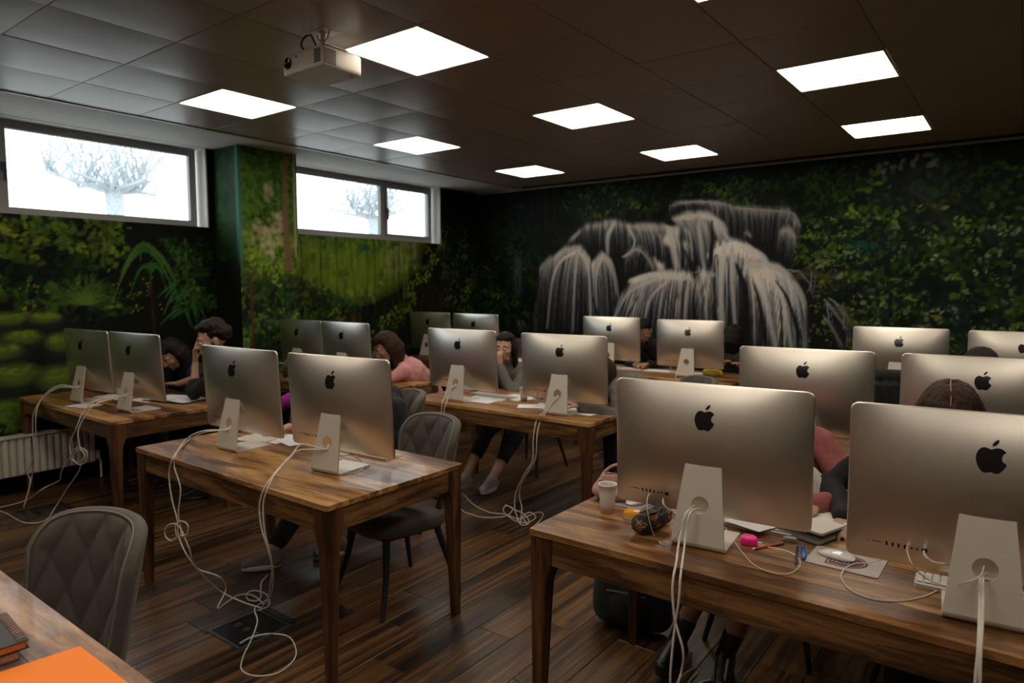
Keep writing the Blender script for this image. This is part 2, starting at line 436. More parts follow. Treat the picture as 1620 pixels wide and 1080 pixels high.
# ============================================================ MURAL (painted with brush dabs into a colour attribute)
rng = np.random.default_rng(5)
class Canvas:
    def __init__(s, u0, u1, v0, v1, res):
        s.u0, s.v0, s.res = u0, v0, res
        s.W = int((u1 - u0) / res) + 1; s.H = int((v1 - v0) / res) + 1
        s.u1, s.v1 = u1, v1
        s.a = np.zeros((s.H, s.W, 3), np.float32)
    def uv(s):
        return np.meshgrid(np.linspace(s.u0, s.u1, s.W), np.linspace(s.v0, s.v1, s.H))
    def px(s, u, v): return (u - s.u0) / (s.u1 - s.u0) * (s.W - 1), (v - s.v0) / (s.v1 - s.v0) * (s.H - 1)
    def dab(s, u, v, ru, rv, ang, col, al=1.0, hard=2.0):
        cx, cy = s.px(u, v); ru /= s.res; rv /= s.res; r = int(max(ru, rv) * 1.3) + 1
        xa, xb, ya, yb = max(0, int(cx) - r), min(s.W, int(cx) + r + 2), max(0, int(cy) - r), min(s.H, int(cy) + r + 2)
        if xa >= xb or ya >= yb: return
        X = np.arange(xa, xb)[None, :] - cx; Y = np.arange(ya, yb)[:, None] - cy
        c, si = math.cos(ang), math.sin(ang)
        p = (X * c + Y * si) / max(ru, .45); q = (-X * si + Y * c) / max(rv, .45)
        d = p * p + q * q
        k = (np.clip((1.25 - d) * hard, 0, 1) * al)[..., None]
        s.a[ya:yb, xa:xb] = s.a[ya:yb, xa:xb] * (1 - k) + np.asarray(col, np.float32) * k
    def stroke(s, pts, w0, w1, c0, c1, al=.8, hard=1.2, a1=None):
        P = [np.array(p, float) for p in pts]
        L = sum(np.linalg.norm(P[i + 1] - P[i]) for i in range(len(P) - 1))
        n = max(3, int(L / (max(min(w0, w1), .008) * .8)))
        al = 1 - (1 - min(al, .97)) ** .34; a1 = None if a1 is None else 1 - (1 - min(a1, .97)) ** .34
        seg = np.linspace(0, len(P) - 1.0001, n)
        c0 = np.array(c0); c1 = np.array(c1)
        for k, t in enumerate(seg):
            i = int(t); f = t - i; p = P[i] * (1 - f) + P[i + 1] * f; g = k / (n - 1)
            ww = w0 * (1 - g) + w1 * g
            d = P[i + 1] - P[i]; aa = al if a1 is None else al * (1 - g) + a1 * g
            s.dab(p[0], p[1], ww * 1.5, ww * .75, math.atan2(d[1], d[0]), c0 * (1 - g) + c1 * g, aa, hard)
    def poly(s, pts, col, al=1.0, soft=.03):
        U, V = s.uv(); ins = np.zeros(U.shape, bool); n = len(pts)
        dist = np.full(U.shape, 9.)
        for i in range(n):
            (x1, y1), (x2, y2) = pts[i], pts[(i + 1) % n]
            cond = ((y1 > V) != (y2 > V)) & (U < (x2 - x1) * (V - y1) / ((y2 - y1) or 1e-9) + x1)
            ins ^= cond
            dx, dy = x2 - x1, y2 - y1; t = np.clip(((U - x1) * dx + (V - y1) * dy) / (dx * dx + dy * dy + 1e-12), 0, 1)
            dist = np.minimum(dist, np.hypot(U - x1 - t * dx, V - y1 - t * dy))
        k = (np.where(ins, np.clip(dist / soft, 0, 1), 0) * al)[..., None]
        s.a = (s.a * (1 - k) + np.asarray(col, np.float32) * k).astype(np.float32)
def rn(a, b): return float(rng.uniform(a, b))
def foliage(cv, n, ubox, vbox, cols, size, cl=9, spread=.09, alpha=.85, dark=.35, ok=None, aspect=.55):
    """clusters of little leaves, dark ones first"""
    cols = [np.array(c) for c in cols]
    for k in range(n):
        u, v = rn(*ubox), rn(*vbox)
        if ok and not ok(u, v): continue
        base = cols[int(rng.integers(len(cols)))]; br = rn(dark, 1.0) * (.45 + .75 * k / n)
        a0 = rn(0, 6.28)
        for q in range(cl):
            uu, vv = u + rng.normal() * spread, v + rng.normal() * spread * .6
            sz = size * rn(.5, 1.3)
            cv.dab(uu, vv, sz, sz * aspect * rn(.7, 1.2), a0 + rng.normal() * .7, base * br * rn(.55, 1.25), alpha * rn(.6, 1), 1.6)
def blade(cv, u, v, ang, L, w, c0, c1, droop=.5, al=.9):
    pts = []
    for k in range(9):
        t = k / 8; pts.append((u + math.cos(ang) * L * t, v + math.sin(ang) * L * t - droop * L * t * t))
    cv.stroke(pts, w, w * .25, c0, c1, al, 1.3)
def lerp(poly, t):
    P = [np.array(p) for p in poly]; L = [np.linalg.norm(P[i + 1] - P[i]) for i in range(len(P) - 1)]; tot = sum(L) * t
    for i, l in enumerate(L):
        if tot <= l or i == len(L) - 1: return P[i] + (P[i + 1] - P[i]) * min(1, tot / l)
        tot -= l
G = [(.05, .17, .035), (.08, .25, .03), (.16, .34, .03), (.03, .12, .05), (.24, .42, .05), (.02, .11, .06)]
YG = [(.38, .50, .04), (.28, .44, .05), (.45, .52, .08)]
MUR = .62

# ---- back wall canvas
cb = Canvas(XW, X1, 0, CEIL, .0118)
U, V = cb.uv()
cb.a[:] = (.006, .010, .007)
foliage(cb, 700, (XW, 6.3), (.3, 2.88), [(.02, .07, .035), (.015, .05, .02), (.03, .06, .02), (.015, .06, .05)], .045, 7, .12, .6)
# tree trunks in the dark left part
for u, wd in ((-1.1, .05), (-.75, .03), (-.52, .06), (-.38, .035)):
    for q in range(10): cb.stroke([(u + rn(-.03, .03), 2.88), (u + rn(-.04, .04), 2.1), (u + rn(-.05, .05), 1.3)], wd * .3, wd * .3, (.020, .018, .018), (.012, .011, .010), .5)
foliage(cb, 130, (XW, -.35), (.5, 2.3), [tuple(c * .45 for c in g) for g in G], .028, 9, .08, .8, .15)
foliage(cb, 80, (-.3, 1.6), (2.42, 2.88), [tuple(c * .55 for c in g) for g in G] + [G[1], G[2]], .024, 9, .06, .7, .15)
foliage(cb, 30, (-1.6, -.9), (1.3, 2.2), YG[:2] + G, .020, 6, .05, .8, .3)
foliage(cb, 60, (1.6, 3.0), (2.42, 2.8), [tuple(c * .55 for c in g) for g in G] + [G[1], G[2]], .026, 9, .06, .7, .15)
foliage(cb, 520, (2.7, 6.3), (.5, 2.75), [tuple(c * .55 for c in g) for g in G], .032, 8, .085, .8, .15)
foliage(cb, 150, (2.75, 6.3), (.7, 2.35), YG[:2] + [G[4], G[2], G[1]], .027, 5, .06, .85, .25)
foliage(cb, 60, (2.8, 4.6), (1.1, 2.2), [(.32, .42, .22), (.45, .52, .34)], .02, 4, .03, .75, .5)
foliage(cb, 7, (3.1, 3.5), (1.9, 2.2), [(.01, .10, .075)], .045, 6, .05, .6, .4)
for q in range(60):
    u, v = rn(2.9, 6), rn(.8, 2.2); cb.stroke([(u, v), (u + rn(-.1, .1), v - .2), (u + rn(-.15, .15), v - .45)], .008, .005, (.05, .05, .04), (.02, .02, .02), .35)
cb.stroke([(3.62, 2.5), (3.85, 2.3), (4.0, 2.05)], .05, .04, (.05, .035, .028), (.03, .022, .018), .6)
for q in range(16): cb.dab(3.45 + rn(-.12, .35), 2.72 + rn(-.05, .09), .03, .02, rn(0, 3), (.22, .22, .21), .5)
# waterfall
FALLS=[('top', [(1.209, 2.515), (1.341, 2.545), (1.548, 2.542), (1.847, 2.493), (1.944, 2.446)], [(1.216, 2.406), (1.343, 2.422), (1.601, 2.405), (1.88, 2.108), (2.001, 2.079)], 46, 0.5), ('topr', [(1.944, 2.446), (2.086, 2.42), (2.316, 2.391), (2.515, 2.373), (2.638, 2.232)], [(2.001, 2.079), (2.142, 2.05), (2.306, 1.929), (2.487, 1.856), (2.649, 1.875)], 60, 0.42), ('chute', [(1.252, 2.359), (1.422, 2.417), (1.677, 2.401), (1.827, 2.277)], [(1.512, 1.78), (1.628, 1.742), (1.832, 2.074), (1.929, 2.071)], 50, 0.8), ('ldome', [(-0.12, 2.193), (0.073, 2.334), (0.473, 2.379), (0.652, 2.33), (0.726, 2.209)], [(-0.218, 2.072), (0.106, 2.075), (0.387, 1.985), (0.687, 1.898), (0.771, 2.052)], 60, 0.65), ('mid', [(0.681, 2.32), (0.938, 2.306), (1.24, 2.28), (1.438, 2.237)], [(0.829, 2.063), (1.084, 1.889), (1.329, 1.771), (1.512, 1.768)], 60, 0.75), ('d5', [(-0.402, 1.952), (-0.218, 2.072), (0.011, 2.078), (0.155, 1.91)], [(-0.733, 1.175), (-0.416, 1.012), (-0.015, 1.167), (0.209, 1.201)], 70, 0.7), ('d5b', [(-0.592, 1.842), (-0.454, 1.953), (-0.402, 1.957)], [(-0.661, 1.177), (-0.591, 1.266), (-0.451, 1.039)], 20, 0.45), ('d6', [(0.187, 1.855), (0.326, 1.992), (0.449, 1.903)], [(0.193, 1.241), (0.333, 1.258), (0.606, 1.291)], 40, 0.75), ('d7', [(0.671, 1.977), (0.8, 2.064), (0.915, 1.995), (1.03, 1.788)], [(0.615, 1.715), (0.748, 1.662), (0.919, 1.712), (1.058, 1.762)], 40, 0.5), ('d7b', [(1.376, 2.105), (1.481, 2.052)], [(1.387, 1.782), (1.517, 1.805)], 16, 0.4), ('rb1', [(2.069, 2.182), (2.14, 2.132)], [(2.072, 2.077), (2.166, 2.05)], 10, 0.5), ('rb2', [(2.445, 2.175), (2.521, 2.193), (2.588, 2.112)], [(2.419, 1.903), (2.509, 1.856), (2.628, 1.875)], 22, 0.55), ('big', [(0.805, 1.687), (1.086, 1.749), (1.356, 1.745), (1.513, 1.756), (1.728, 1.789)], [(0.411, 1.22), (0.813, 1.138), (1.259, 1.204), (1.575, 1.237), (1.877, 1.221)], 120, 0.9), ('rbig', [(1.674, 1.948), (1.759, 2.053), (1.929, 2.082), (2.12, 2.023), (2.309, 1.849)], [(1.667, 1.705), (1.877, 1.221), (2.043, 0.891), (2.083, 1.654), (2.221, 1.7)], 80, 0.95), ('r10', [(2.102, 1.83), (2.286, 1.826), (2.445, 1.789), (2.581, 1.628)], [(2.194, 0.994), (2.356, 0.955), (2.557, 0.966), (2.794, 0.978)], 100, 0.92)]
FBLOB=[[(1.209, 2.515), (1.548, 2.542), (1.944, 2.458), (2.515, 2.377), (2.638, 2.232), (2.65, 1.852), (2.308, 1.86), (1.856, 2.085), (1.865, 1.703), (1.514, 1.706), (1.239, 2.31)], [(-0.185, 2.168), (0.073, 2.334), (0.473, 2.379), (1.425, 2.25), (1.532, 2.05), (1.514, 1.706), (0.601, 1.663), (0.598, 1.9), (-0.218, 2.058)], [(-0.733, 1.146), (-0.592, 1.87), (-0.218, 2.072), (0.011, 2.078), (0.155, 1.91), (0.326, 1.992), (0.631, 1.662), (0.426, 1.179), (0.211, 0.898), (-0.697, 0.854)], [(0.411, 1.179), (0.69, 1.609), (1.086, 1.749), (1.728, 1.789), (1.674, 1.948), (1.759, 2.053), (1.929, 2.082), (2.309, 1.849), (2.557, 1.696), (2.785, 1.248), (2.797, 0.888), (-0.111, 0.713)], [(2.511, 1.776), (2.769, 1.75), (2.88, 1.561), (2.918, 1.029), (2.752, 0.976), (2.649, 1.515)], [(2.903, 1.473), (3.067, 1.431), (3.175, 1.172), (3.183, 0.955), (2.962, 0.942), (2.89, 1.251)]]
FBRIGHT=[[(1.71, 2.019), (1.857, 2.066), (2.049, 2.04), (2.285, 1.884), (2.101, 1.865), (1.981, 1.915), (1.763, 1.873)], [(2.125, 1.829), (2.332, 1.825), (2.536, 1.696), (2.425, 1.698), (2.546, 1.332), (2.557, 0.966), (2.446, 0.96), (2.342, 1.467), (2.197, 1.746)], [(0.919, 1.712), (1.249, 1.747), (1.691, 1.765), (1.693, 1.656), (1.357, 1.683), (1.088, 1.66)], [(1.422, 2.417), (1.677, 2.401), (1.802, 2.302), (1.856, 2.097), (1.783, 2.088), (1.678, 2.333)], [(1.08, 2.092), (1.186, 2.275), (1.346, 2.254), (1.325, 2.008), (1.356, 1.758), (1.276, 1.759), (1.204, 2.037)], [(0.971, 1.968), (1.179, 1.886), (1.168, 1.748), (1.058, 1.775)]]
FVEIN=[[(2.533, 1.764), (2.642, 1.752), (2.752, 1.627), (2.799, 1.472)], [(2.77, 1.739), (2.774, 1.605), (2.734, 1.538)], [(2.903, 1.461), (2.989, 1.342), (3.116, 1.17), (3.122, 0.995)], [(2.925, 1.429), (2.951, 1.253), (3.062, 0.992)], [(2.985, 1.451), (3.091, 1.3), (3.086, 1.169)], [(2.899, 1.295), (2.996, 1.144), (3.082, 0.993)], [(2.944, 1.473), (3.068, 1.387), (3.133, 1.258)]]

for i, bl in enumerate(FBLOB):
    cb.poly(bl, (.016, .016, .018), .93, .07)
def arc(a, e, L=1.0):
    e2 = a + (e - a) * L; c = np.array([a[0] + (e2[0] - a[0]) * .82, a[1] + (e2[1] - a[1]) * .22])
    return [a * (1 - s_) ** 2 + c * 2 * s_ * (1 - s_) + e2 * s_ * s_ for s_ in np.linspace(0, 1, 9)]
WARM, COOL = np.array([1.40, 1.27, 1.12]), np.array([.98, 1.06, 1.18])
def fall(top, bot, n, br, gl=.35, low=0):
    bot = [(x, z - low) for x, z in bot]
    for k in range(int(n * .5)):                      # grey veil
        t = (k + .5) / (n * .5); a = lerp(top, t); g = br * rn(.25, .6)
        cb.stroke(arc(a, lerp(bot, t), rn(.75, 1)), .04, .05, COOL * g * .75, COOL * g * .10, .55, .6, .35)
    for k in range(int(n * 1.5)):                     # single threads of water and dark gaps
        t = min(1, max(0, rn(-.02, 1.02))); a = lerp(top, t); e = lerp(bot, t); z = rng.random()
        if z < .38:
            s0 = rn(.12, .45); P_ = arc(a, e, 1.0); P_ = P_[int(s0 * 8):]
            if len(P_) > 2: cb.stroke(P_, rn(.004, .014), rn(.010, .026), (.02, .02, .023), (.012, .012, .014), rn(.5, .9), 1.0)
        elif z < .80:
            g = br * rn(.45, 1.25); cb.stroke(arc(a, e, rn(.5, 1)), rn(.006, .016), rn(.004, .012), (WARM if rng.random() < .5 else COOL) * g, COOL * g * rn(.15, .6), rn(.5, .9), 1.0, rn(.2, .6))
        else:
            g = br * rn(.15, .4); cb.stroke(arc(a, e, rn(.6, 1)), rn(.01, .02), .02, COOL * g, COOL * g * .3, .5, .8)
    for k in range(int(n * .8)):                      # white water where it breaks over the edge
        t = rn(0, 1); a = lerp(top, t); L = rn(.12, gl)
        cb.stroke(arc(a, lerp(bot, t), L), .026, .014, WARM * br * rn(.75, 1.15), WARM * br * .7, .55, .7, .08)
for nm, top, bot, n, br in FALLS: fall(top, bot, n, br, .6 if nm in ('big', 'rbig', 'r10', 'chute', 'mid') else .32, {'big': .32, 'd5': .28, 'd6': .35, 'r10': .2}.get(nm, 0))
for bp in FBRIGHT: cb.poly(bp, (1.45, 1.28, 1.10), .97, .055)
for nm, top, bot, n, br in FALLS:
    if nm not in ('big', 'rbig', 'r10', 'chute', 'mid'): continue
    bt = [(x, z - {'big': .32, 'r10': .2}.get(nm, 0)) for x, z in bot]
    for k in range(int(n * .6)):
        t = rn(0, 1); P_ = arc(lerp(top, t), lerp(bt, t), 1.0); s0 = int(rn(1.5, 5)); P_ = P_[s0:]
        if rng.random() < .5: cb.stroke(P_, .003, rn(.012, .024), (.10, .10, .12), (.015, .015, .018), rn(.7, .97), 1.0)
        else: cb.stroke(P_, rn(.008, .018), rn(.006, .012), (WARM if rng.random() < .5 else COOL) * br * rn(.7, 1.1), COOL * br * rn(.2, .6), .7, .9, .35)
# soften the brushwork of the falling water along its fall, then the main streams and gaps
(xa, ya), (xb, yb) = cb.px(-.85, .75), cb.px(2.70, 2.50); xa, xb, ya, yb = int(xa), int(xb), int(ya), int(yb)
s_ = cb.a[ya:yb, xa:xb].copy()
s_[2:-2] = (s_[:-4] + s_[1:-3] * 1.5 + s_[2:-2] * 2 + s_[3:-1] * 1.5 + s_[4:]) / 7
cb.a[ya:yb, xa:xb] = s_ * .82
def catm(P):
    P = [np.array(p) for p in P]; Q = [2 * P[0] - P[1]] + P + [2 * P[-1] - P[-2]]; out = []
    for i in range(1, len(Q) - 2):
        for t in np.linspace(0, 1, 6)[:-1]:
            a, b, c, d = Q[i - 1:i + 3]; out.append(.5 * (2 * b + (c - a) * t + (2 * a - 5 * b + 4 * c - d) * t * t + (3 * b - a - 3 * c + d) * t ** 3))
    return out + [P[-1]]
for pts, w_, g in [([(1.359, 2.371), (1.596, 2.375), (1.751, 2.31), (1.848, 2.177), (1.925, 2.064)], 0.0483, 0.8), ([(1.558, 2.359), (1.582, 2.115), (1.627, 1.833), (1.726, 1.731)], 0.0395, 0.55), ([(1.197, 2.277), (1.263, 2.052), (1.329, 1.813)], 0.0483, 0.75), ([(0.476, 2.34), (0.408, 2.205), (0.401, 2.001)], 0.0439, 0.8), ([(0.681, 2.313), (0.763, 2.149), (0.738, 2.031)], 0.0241, 0.8), ([(-0.023, 2.035), (-0.274, 1.914), (-0.414, 1.635), (-0.481, 1.062)], 0.0351, 0.75), ([(-0.023, 2.035), (-0.07, 1.633), (-0.091, 1.033)], 0.0373, 0.55), ([(-0.023, 2.056), (0.126, 1.842), (0.164, 1.38), (0.157, 1.042)], 0.0307, 0.7), ([(0.341, 1.962), (0.248, 1.715), (0.278, 1.131)], 0.0329, 0.65), ([(0.341, 1.962), (0.483, 1.754), (0.532, 1.509)], 0.0263, 0.55), ([(0.743, 1.663), (1.039, 1.728), (1.372, 1.686), (1.726, 1.72)], 0.0527, 0.9), ([(1.759, 1.979), (1.981, 2.044), (2.235, 1.939), (2.326, 1.819)], 0.0658, 1), ([(1.841, 1.994), (1.824, 1.626), (1.851, 1.256), (1.905, 0.885)], 0.0527, 0.7), ([(1.945, 1.991), (1.964, 1.553), (2.041, 0.819)], 0.0439, 0.65), ([(2.132, 1.805), (2.413, 1.793), (2.586, 1.651), (2.709, 1.382), (2.748, 0.863)], 0.0527, 0.65), ([(2.31, 1.767), (2.49, 1.484), (2.616, 0.855)], 0.0527, 0.85), ([(2.205, 1.725), (2.319, 1.447), (2.486, 0.775)], 0.057, 0.9), ([(1.04, 1.676), (0.692, 1.509), (0.49, 1.179)], 0.0285, 0.7), ([(1.208, 1.66), (1.0, 1.471), (0.884, 1.11)], 0.0285, 0.65), ([(1.453, 1.658), (1.426, 1.398), (1.408, 1.09)], 0.0241, 0.55), ([(1.689, 1.683), (1.664, 1.402), (1.678, 1.1)], 0.0263, 0.6), ([(0.641, 1.954), (0.818, 2.028), (1.016, 1.846)], 0.0219, 0.5), ([(1.315, 2.544), (1.67, 2.528), (1.897, 2.472)], 0.0219, 0.5), ([(1.971, 2.441), (2.327, 2.388), (2.564, 2.348), (2.635, 2.208)], 0.0197, 0.45), ([(2.487, 2.164), (2.553, 2.178), (2.608, 2.003)], 0.0241, 0.4)]:
    for m_ in range(3): cb.stroke(catm([(x + rn(-.012, .012), z) for x, z in pts]), w_ * rn(.7, 1.1), w_ * rn(.5, .9), WARM * g * .95, COOL * g * .80, .62, .7, .35)
for pts, w_ in [([(1.994, 1.826), (2.088, 1.553), (2.116, 1.044)], 0.0495), ([(2.417, 1.652), (2.548, 1.449), (2.676, 1.068)], 0.0223), ([(1.39, 2.009), (1.482, 1.836), (1.531, 1.733)], 0.0495), ([(0.541, 1.916), (0.598, 1.753), (0.635, 1.651)], 0.0446), ([(0.197, 1.465), (0.277, 1.215), (0.308, 0.964)], 0.0248), ([(1.767, 1.589), (1.765, 1.366), (1.779, 1.104)], 0.0198), ([(1.534, 1.628), (1.522, 1.438), (1.543, 1.171)], 0.0223), ([(0.826, 1.47), (0.695, 1.226), (0.653, 0.979)], 0.0198), ([(1.194, 2.476), (1.175, 2.344), (1.238, 2.313)], 0.0297), ([(2.19, 1.625), (2.268, 1.374), (2.332, 0.981)], 0.0248), ([(1.713, 2.312), (1.719, 2.035), (1.686, 1.814)], 0.0297), ([(2.049, 2.239), (2.124, 2.092), (2.339, 1.978)], 0.0396)]:
    cb.stroke(catm(pts), w_ * .5, w_ * 1.7, (.02, .02, .024), (.012, .012, .014), .97, .8, .9)
for q in range(110):                      # last fine threads over everything
    nm, top, bot, n, br = FALLS[int(rng.integers(len(FALLS)))]; t = rn(.02, .98)
    cb.stroke(arc(lerp(top, t), lerp(bot, t), rn(.4, .95)), rn(.003, .007), .003, (WARM if q % 2 else COOL) * br * rn(.6, 1.0), COOL * .3, .7, 1.0, .15)
# dark gaps, mossy rocks with thin veins of water at the right foot
for q in range(26): u = rn(2.72, 2.98); cb.stroke([(u, rn(1.2, 1.75)), (u + .05, .8)], .05, .04, (.012, .011, .009), (.010, .010, .008), .35)
for q in range(40): u = rn(2.60, 2.95); cb.dab(u, 1.78 - abs(u - 2.75) * .5 + rn(-.06, .01), .05, .012, -.4, (.10, .085, .025), .4)
for q in range(50): u = rn(2.98, 3.25); cb.dab(u, 1.40 - (u - 2.98) * .8 + rn(-.07, .02), .045, .014, -.7, (.11, .10, .028), .4)
for vn in FVEIN:
    cb.stroke(vn, .010, .007, (.42, .43, .46), (.25, .26, .3), .7, 1.3)
    cb.stroke([(p[0] + .03, p[1] - .02) for p in vn], .006, .004, (.30, .32, .36), (.2, .2, .24), .6, 1.3)
foliage(cb, 42, (2.55, 3.1), (1.82, 2.15), [G[4], YG[1], G[2], G[1]], .020, 6, .04, .8, .2)
foliage(cb, 90, (2.75, 4.6), (.9, 2.3), [(.42, .55, .08), (.34, .50, .10), (.30, .42, .20)], .017, 4, .035, .85, .45)
# lower-left thin cascade, pale leaves
for q in range(30): u = rn(-1.05, -.9); cb.stroke([(u, rn(1.75, 2.1)), (u + rn(-.03, .03), rn(1.4, 1.6))], .008, .005, (.12, .14, .17), (.05, .06, .07), .5)
for q in range(12): u = rn(-.98, -.86); cb.stroke([(u, 1.12), (u + rn(.0, .10), 1.0)], .012, .008, (.16, .17, .19), (.06, .06, .06), .5)

def wallmesh(cv, f, name, mat, hole=None, flip=False, mur=None):
    U, V = cv.uv(); P = np.array([f(u, v) for u, v in ((cv.u0, cv.v0), (cv.u1, cv.v0), (cv.u0, cv.v1))])
    e1 = (P[1] - P[0]) / (cv.u1 - cv.u0); e2 = (P[2] - P[0]) / (cv.v1 - cv.v0)
    co = P[0] + (U.ravel()[:, None] - cv.u0) * e1 + (V.ravel()[:, None] - cv.v0) * e2
    H, W = cv.H, cv.W
    I = (np.arange(H - 1)[:, None] * W + np.arange(W - 1)[None, :]).ravel()
    F = np.stack([I, I + 1, I + W + 1, I + W], 1)
    if flip: F = F[:, ::-1]
    if hole is not None:
        uc = (U[:-1, :-1] + U[1:, 1:]).ravel() / 2; vc = (V[:-1, :-1] + V[1:, 1:]).ravel() / 2
        F = F[~hole(uc, vc)]
    me = bpy.data.meshes.new(name)
    me.vertices.add(len(co)); me.vertices.foreach_set('co', co.astype(np.float32).ravel())
    me.loops.add(F.size); me.loops.foreach_set('vertex_index', F.ravel().astype(np.int32))
    me.polygons.add(len(F)); me.polygons.foreach_set('loop_start', np.arange(0, F.size, 4, dtype=np.int32)); 
    try: me.polygons.foreach_set('loop_total', np.full(len(F), 4, np.int32))
    except Exception: pass
    me.update(calc_edges=True)
    at = me.color_attributes.new('paint', 'FLOAT_COLOR', 'POINT')
    c = np.ones((H * W, 4), np.float32); c[:, :3] = np.clip(cv.a.reshape(-1, 3) * (mur or MUR), 0, 1)
    at.data.foreach_set('color', c.ravel())
    me.materials.append(mat)
    o = bpy.data.objects.new(name, me); COL.objects.link(o); return o
M_MURAL = painted('mural_paint')
wb_ = struct(MB().box(((XW + X1) / 2, YB + .12, CEIL / 2), (X1 - XW + .4, .2, CEIL + .3)).build('wall_back', M_DARKWALL), 'wall covered by a painted jungle with a white waterfall')
o = wallmesh(cb, lambda u, v: (u, YB, v), 'mural_painting', M_MURAL); o.parent = wb_
o['label'] = 'painted white and grey waterfall among dark green foliage'

# ---- window wall canvas (u = y, v = z)
cl = Canvas(-2.6, YB, 0, CEIL, .0135)
cl.a[:] = (.004, .006, .004)
foliage(cl, 420, (-2.6, 4.63), (.3, 2.7), [(.009, .028, .010), (.007, .024, .015), (.014, .028, .006)], .045, 7, .12, .55)
# sunny clearing under the second window
def glow(u, v): return max(0, 1 - ((u - 2.35) / 1.25) ** 2 - ((v - 2.15) / .80) ** 2)
UU, VV = cl.uv(); gl = np.clip(1.15 - ((UU - 2.25) / 1.25) ** 2 - ((VV - 2.25) / .85) ** 2, 0, 1) ** .8
cl.a = (cl.a * (1 - gl[..., None]) + np.array([.24, .37, .03], np.float32) * gl[..., None]).astype(np.float32)
foliage(cl, 70, (1.2, 3.6), (1.5, 2.5), [(.22, .36, .02), (.36, .42, .06), (.12, .24, .02), (.08, .18, .02)], .05, 8, .10, .5, .5, ok=lambda u, v: glow(u, v) > .05)
for q in range(150):
    u = 2.25 + rng.normal() * .55; v0 = rn(1.9, 2.3); cl.stroke([(u, v0), (u + rn(-.03, .03), v0 - rn(.2, .6))], rn(.012, .035), rn(.01, .03), [(.34, .46, .04), (.10, .20, .015), (.22, .34, .02), (.05, .12, .02)][q % 4], (.20, .30, .02) if q % 2 else (.05, .10, .01), .6, .8, .15)
for q in range(90): cl.dab(rn(1.5, 3.1), rn(2.02, 2.2), .06, .03, rn(0, 3), (.03, .10, .015), .35, .8)
for q in range(26): cl.dab(rn(2.9, 3.4), rn(1.75, 2.15), .05, .04, rn(0, 3), (.40, .38, .26), .35, .8)
for u in (1.68, 1.95, 2.15, 2.58, 2.7, 3.0, 3.1): cl.stroke([(u, 2.2), (u + rn(-.03, .03), 1.8), (u + rn(-.03, .03), 1.25)], .016, .012, (.06, .07, .02), (.05, .035, .015), .7)
for (u, v, s_) in ((2.58, 2.03, .20), (1.95, 2.12, .17), (3.05, 2.1, .12)):
    for q in range(34): blade(cl, u, v, rn(-.3, 3.4), s_ * rn(.6, 1.1), .014, (.02, .11, .045), (.06, .20, .05), .6, .75)
for q in range(700):
    u = rn(1.2, 3.0); v = rn(.4, 2.0)
    if v < 1.88 - (u - 1.2) * .46: cl.dab(u, v, .07, .05, rn(0, 3), np.array([.008, .012, .005]) * rn(.4, 1.6), .6)
foliage(cl, 90, (1.3, 2.3), (.7, 1.7), [tuple(c * .6 for c in g) for g in G] + YG[:1], .032, 9, .075, .8, .25, ok=lambda u, v: v < 1.9 - (u - 1.2) * .42)
foliage(cl, 60, (2.0, 3.1), (.8, 1.5), [tuple(c * .6 for c in g) for g in G] + YG[:1], .028, 8, .07, .8, .2, ok=lambda u, v: v < 1.45)
# dark leaning bank right of the clearing
for q in range(420):
    u = rn(2.95, 4.63); v = rn(.5, 2.2)
    if v > .95 + (u - 2.75) * .95 and u < 4.1: continue
    cl.dab(u, v, .07, .05, rn(0, 3), np.array([.010, .012, .006]) * rn(.4, 1.5), .55)
for q in range(26): u = rn(3.2, 3.9); cl.stroke([(u, rn(1.2, 1.9)), (u - .05, rn(.6, 1.0))], .02, .015, (.035, .018, .008), (.012, .008, .005), .4)
foliage(cl, 170, (3.0, 3.9), (1.1, 2.2), [G[1], G[2], YG[0], (.10, .2, .02)], .026, 7, .05, .8, .3, ok=lambda u, v: abs(v - (1.15 + (u - 3.0) * 1.15)) < .14)
foliage(cl, 120, (3.9, 4.63), (.8, 2.4), [tuple(c * .45 for c in g) for g in G], .026, 8, .07, .75, .2)
foliage(cl, 40, (3.9, 4.63), (1.0, 1.9), YG[:2], .018, 5, .05, .7, .3)
for q in range(8): u = 2.45 + rn(-.1, .1); cl.stroke([(u, 1.25), (u, .8)], .035, .03, (.10, .040, .012), (.05, .02, .008), .35)
# left part: foliage bands, agave, hanging blades, flowers, moss stones
foliage(cl, 120, (-2.6, .35), (1.55, 2.3), [tuple(c * .6 for c in g) for g in G], .040, 9, .085, .8, .15, ok=lambda u, v: u < -.2 - (v < 1.75) * .25)
foliage(cl, 42, (-1.2, -.1), (1.80, 2.14), YG[:2] + [G[2], G[4]], .030, 7, .05, .85, .2)
foliage(cl, 70, (-2.6, -.1), (1.34, 1.60), [tuple(c * .7 for c in g) for g in G] + YG[:1], .032, 8, .08, .8, .15)
foliage(cl, 26, (-1.1, .2), (1.35, 1.62), [(.42, .46, .04), (.5, .45, .05)], .012, 3, .04, .85, .6)
for q in range(110): blade(cl, -.42 + rn(-.05, .05), 1.48 + rn(-.03, .03), rn(.15, 3.0), rn(.15, .36), .010, (.12, .24, .03), (.02, .08, .02), .35, .6)
for a in (-.2, .35, .8, 1.3, 1.75, 2.2, 2.7, 3.3, .1, 2.95): blade(cl, .08, 1.92, a, rn(.20, .28), .026, (.03, .12, .02), (.12, .26, .04), 1.35, .8)
for a in (.6, 1.1, 1.6, 2.3): blade(cl, .12, 1.75, a, .28, .026, (.04, .15, .03), (.03, .13, .035), 1.6, .8)
cl.stroke([(.10, 1.75), (.12, 1.4), (.13, 1.05)], .014, .018, (.045, .028, .015), (.05, .022, .010), .6)
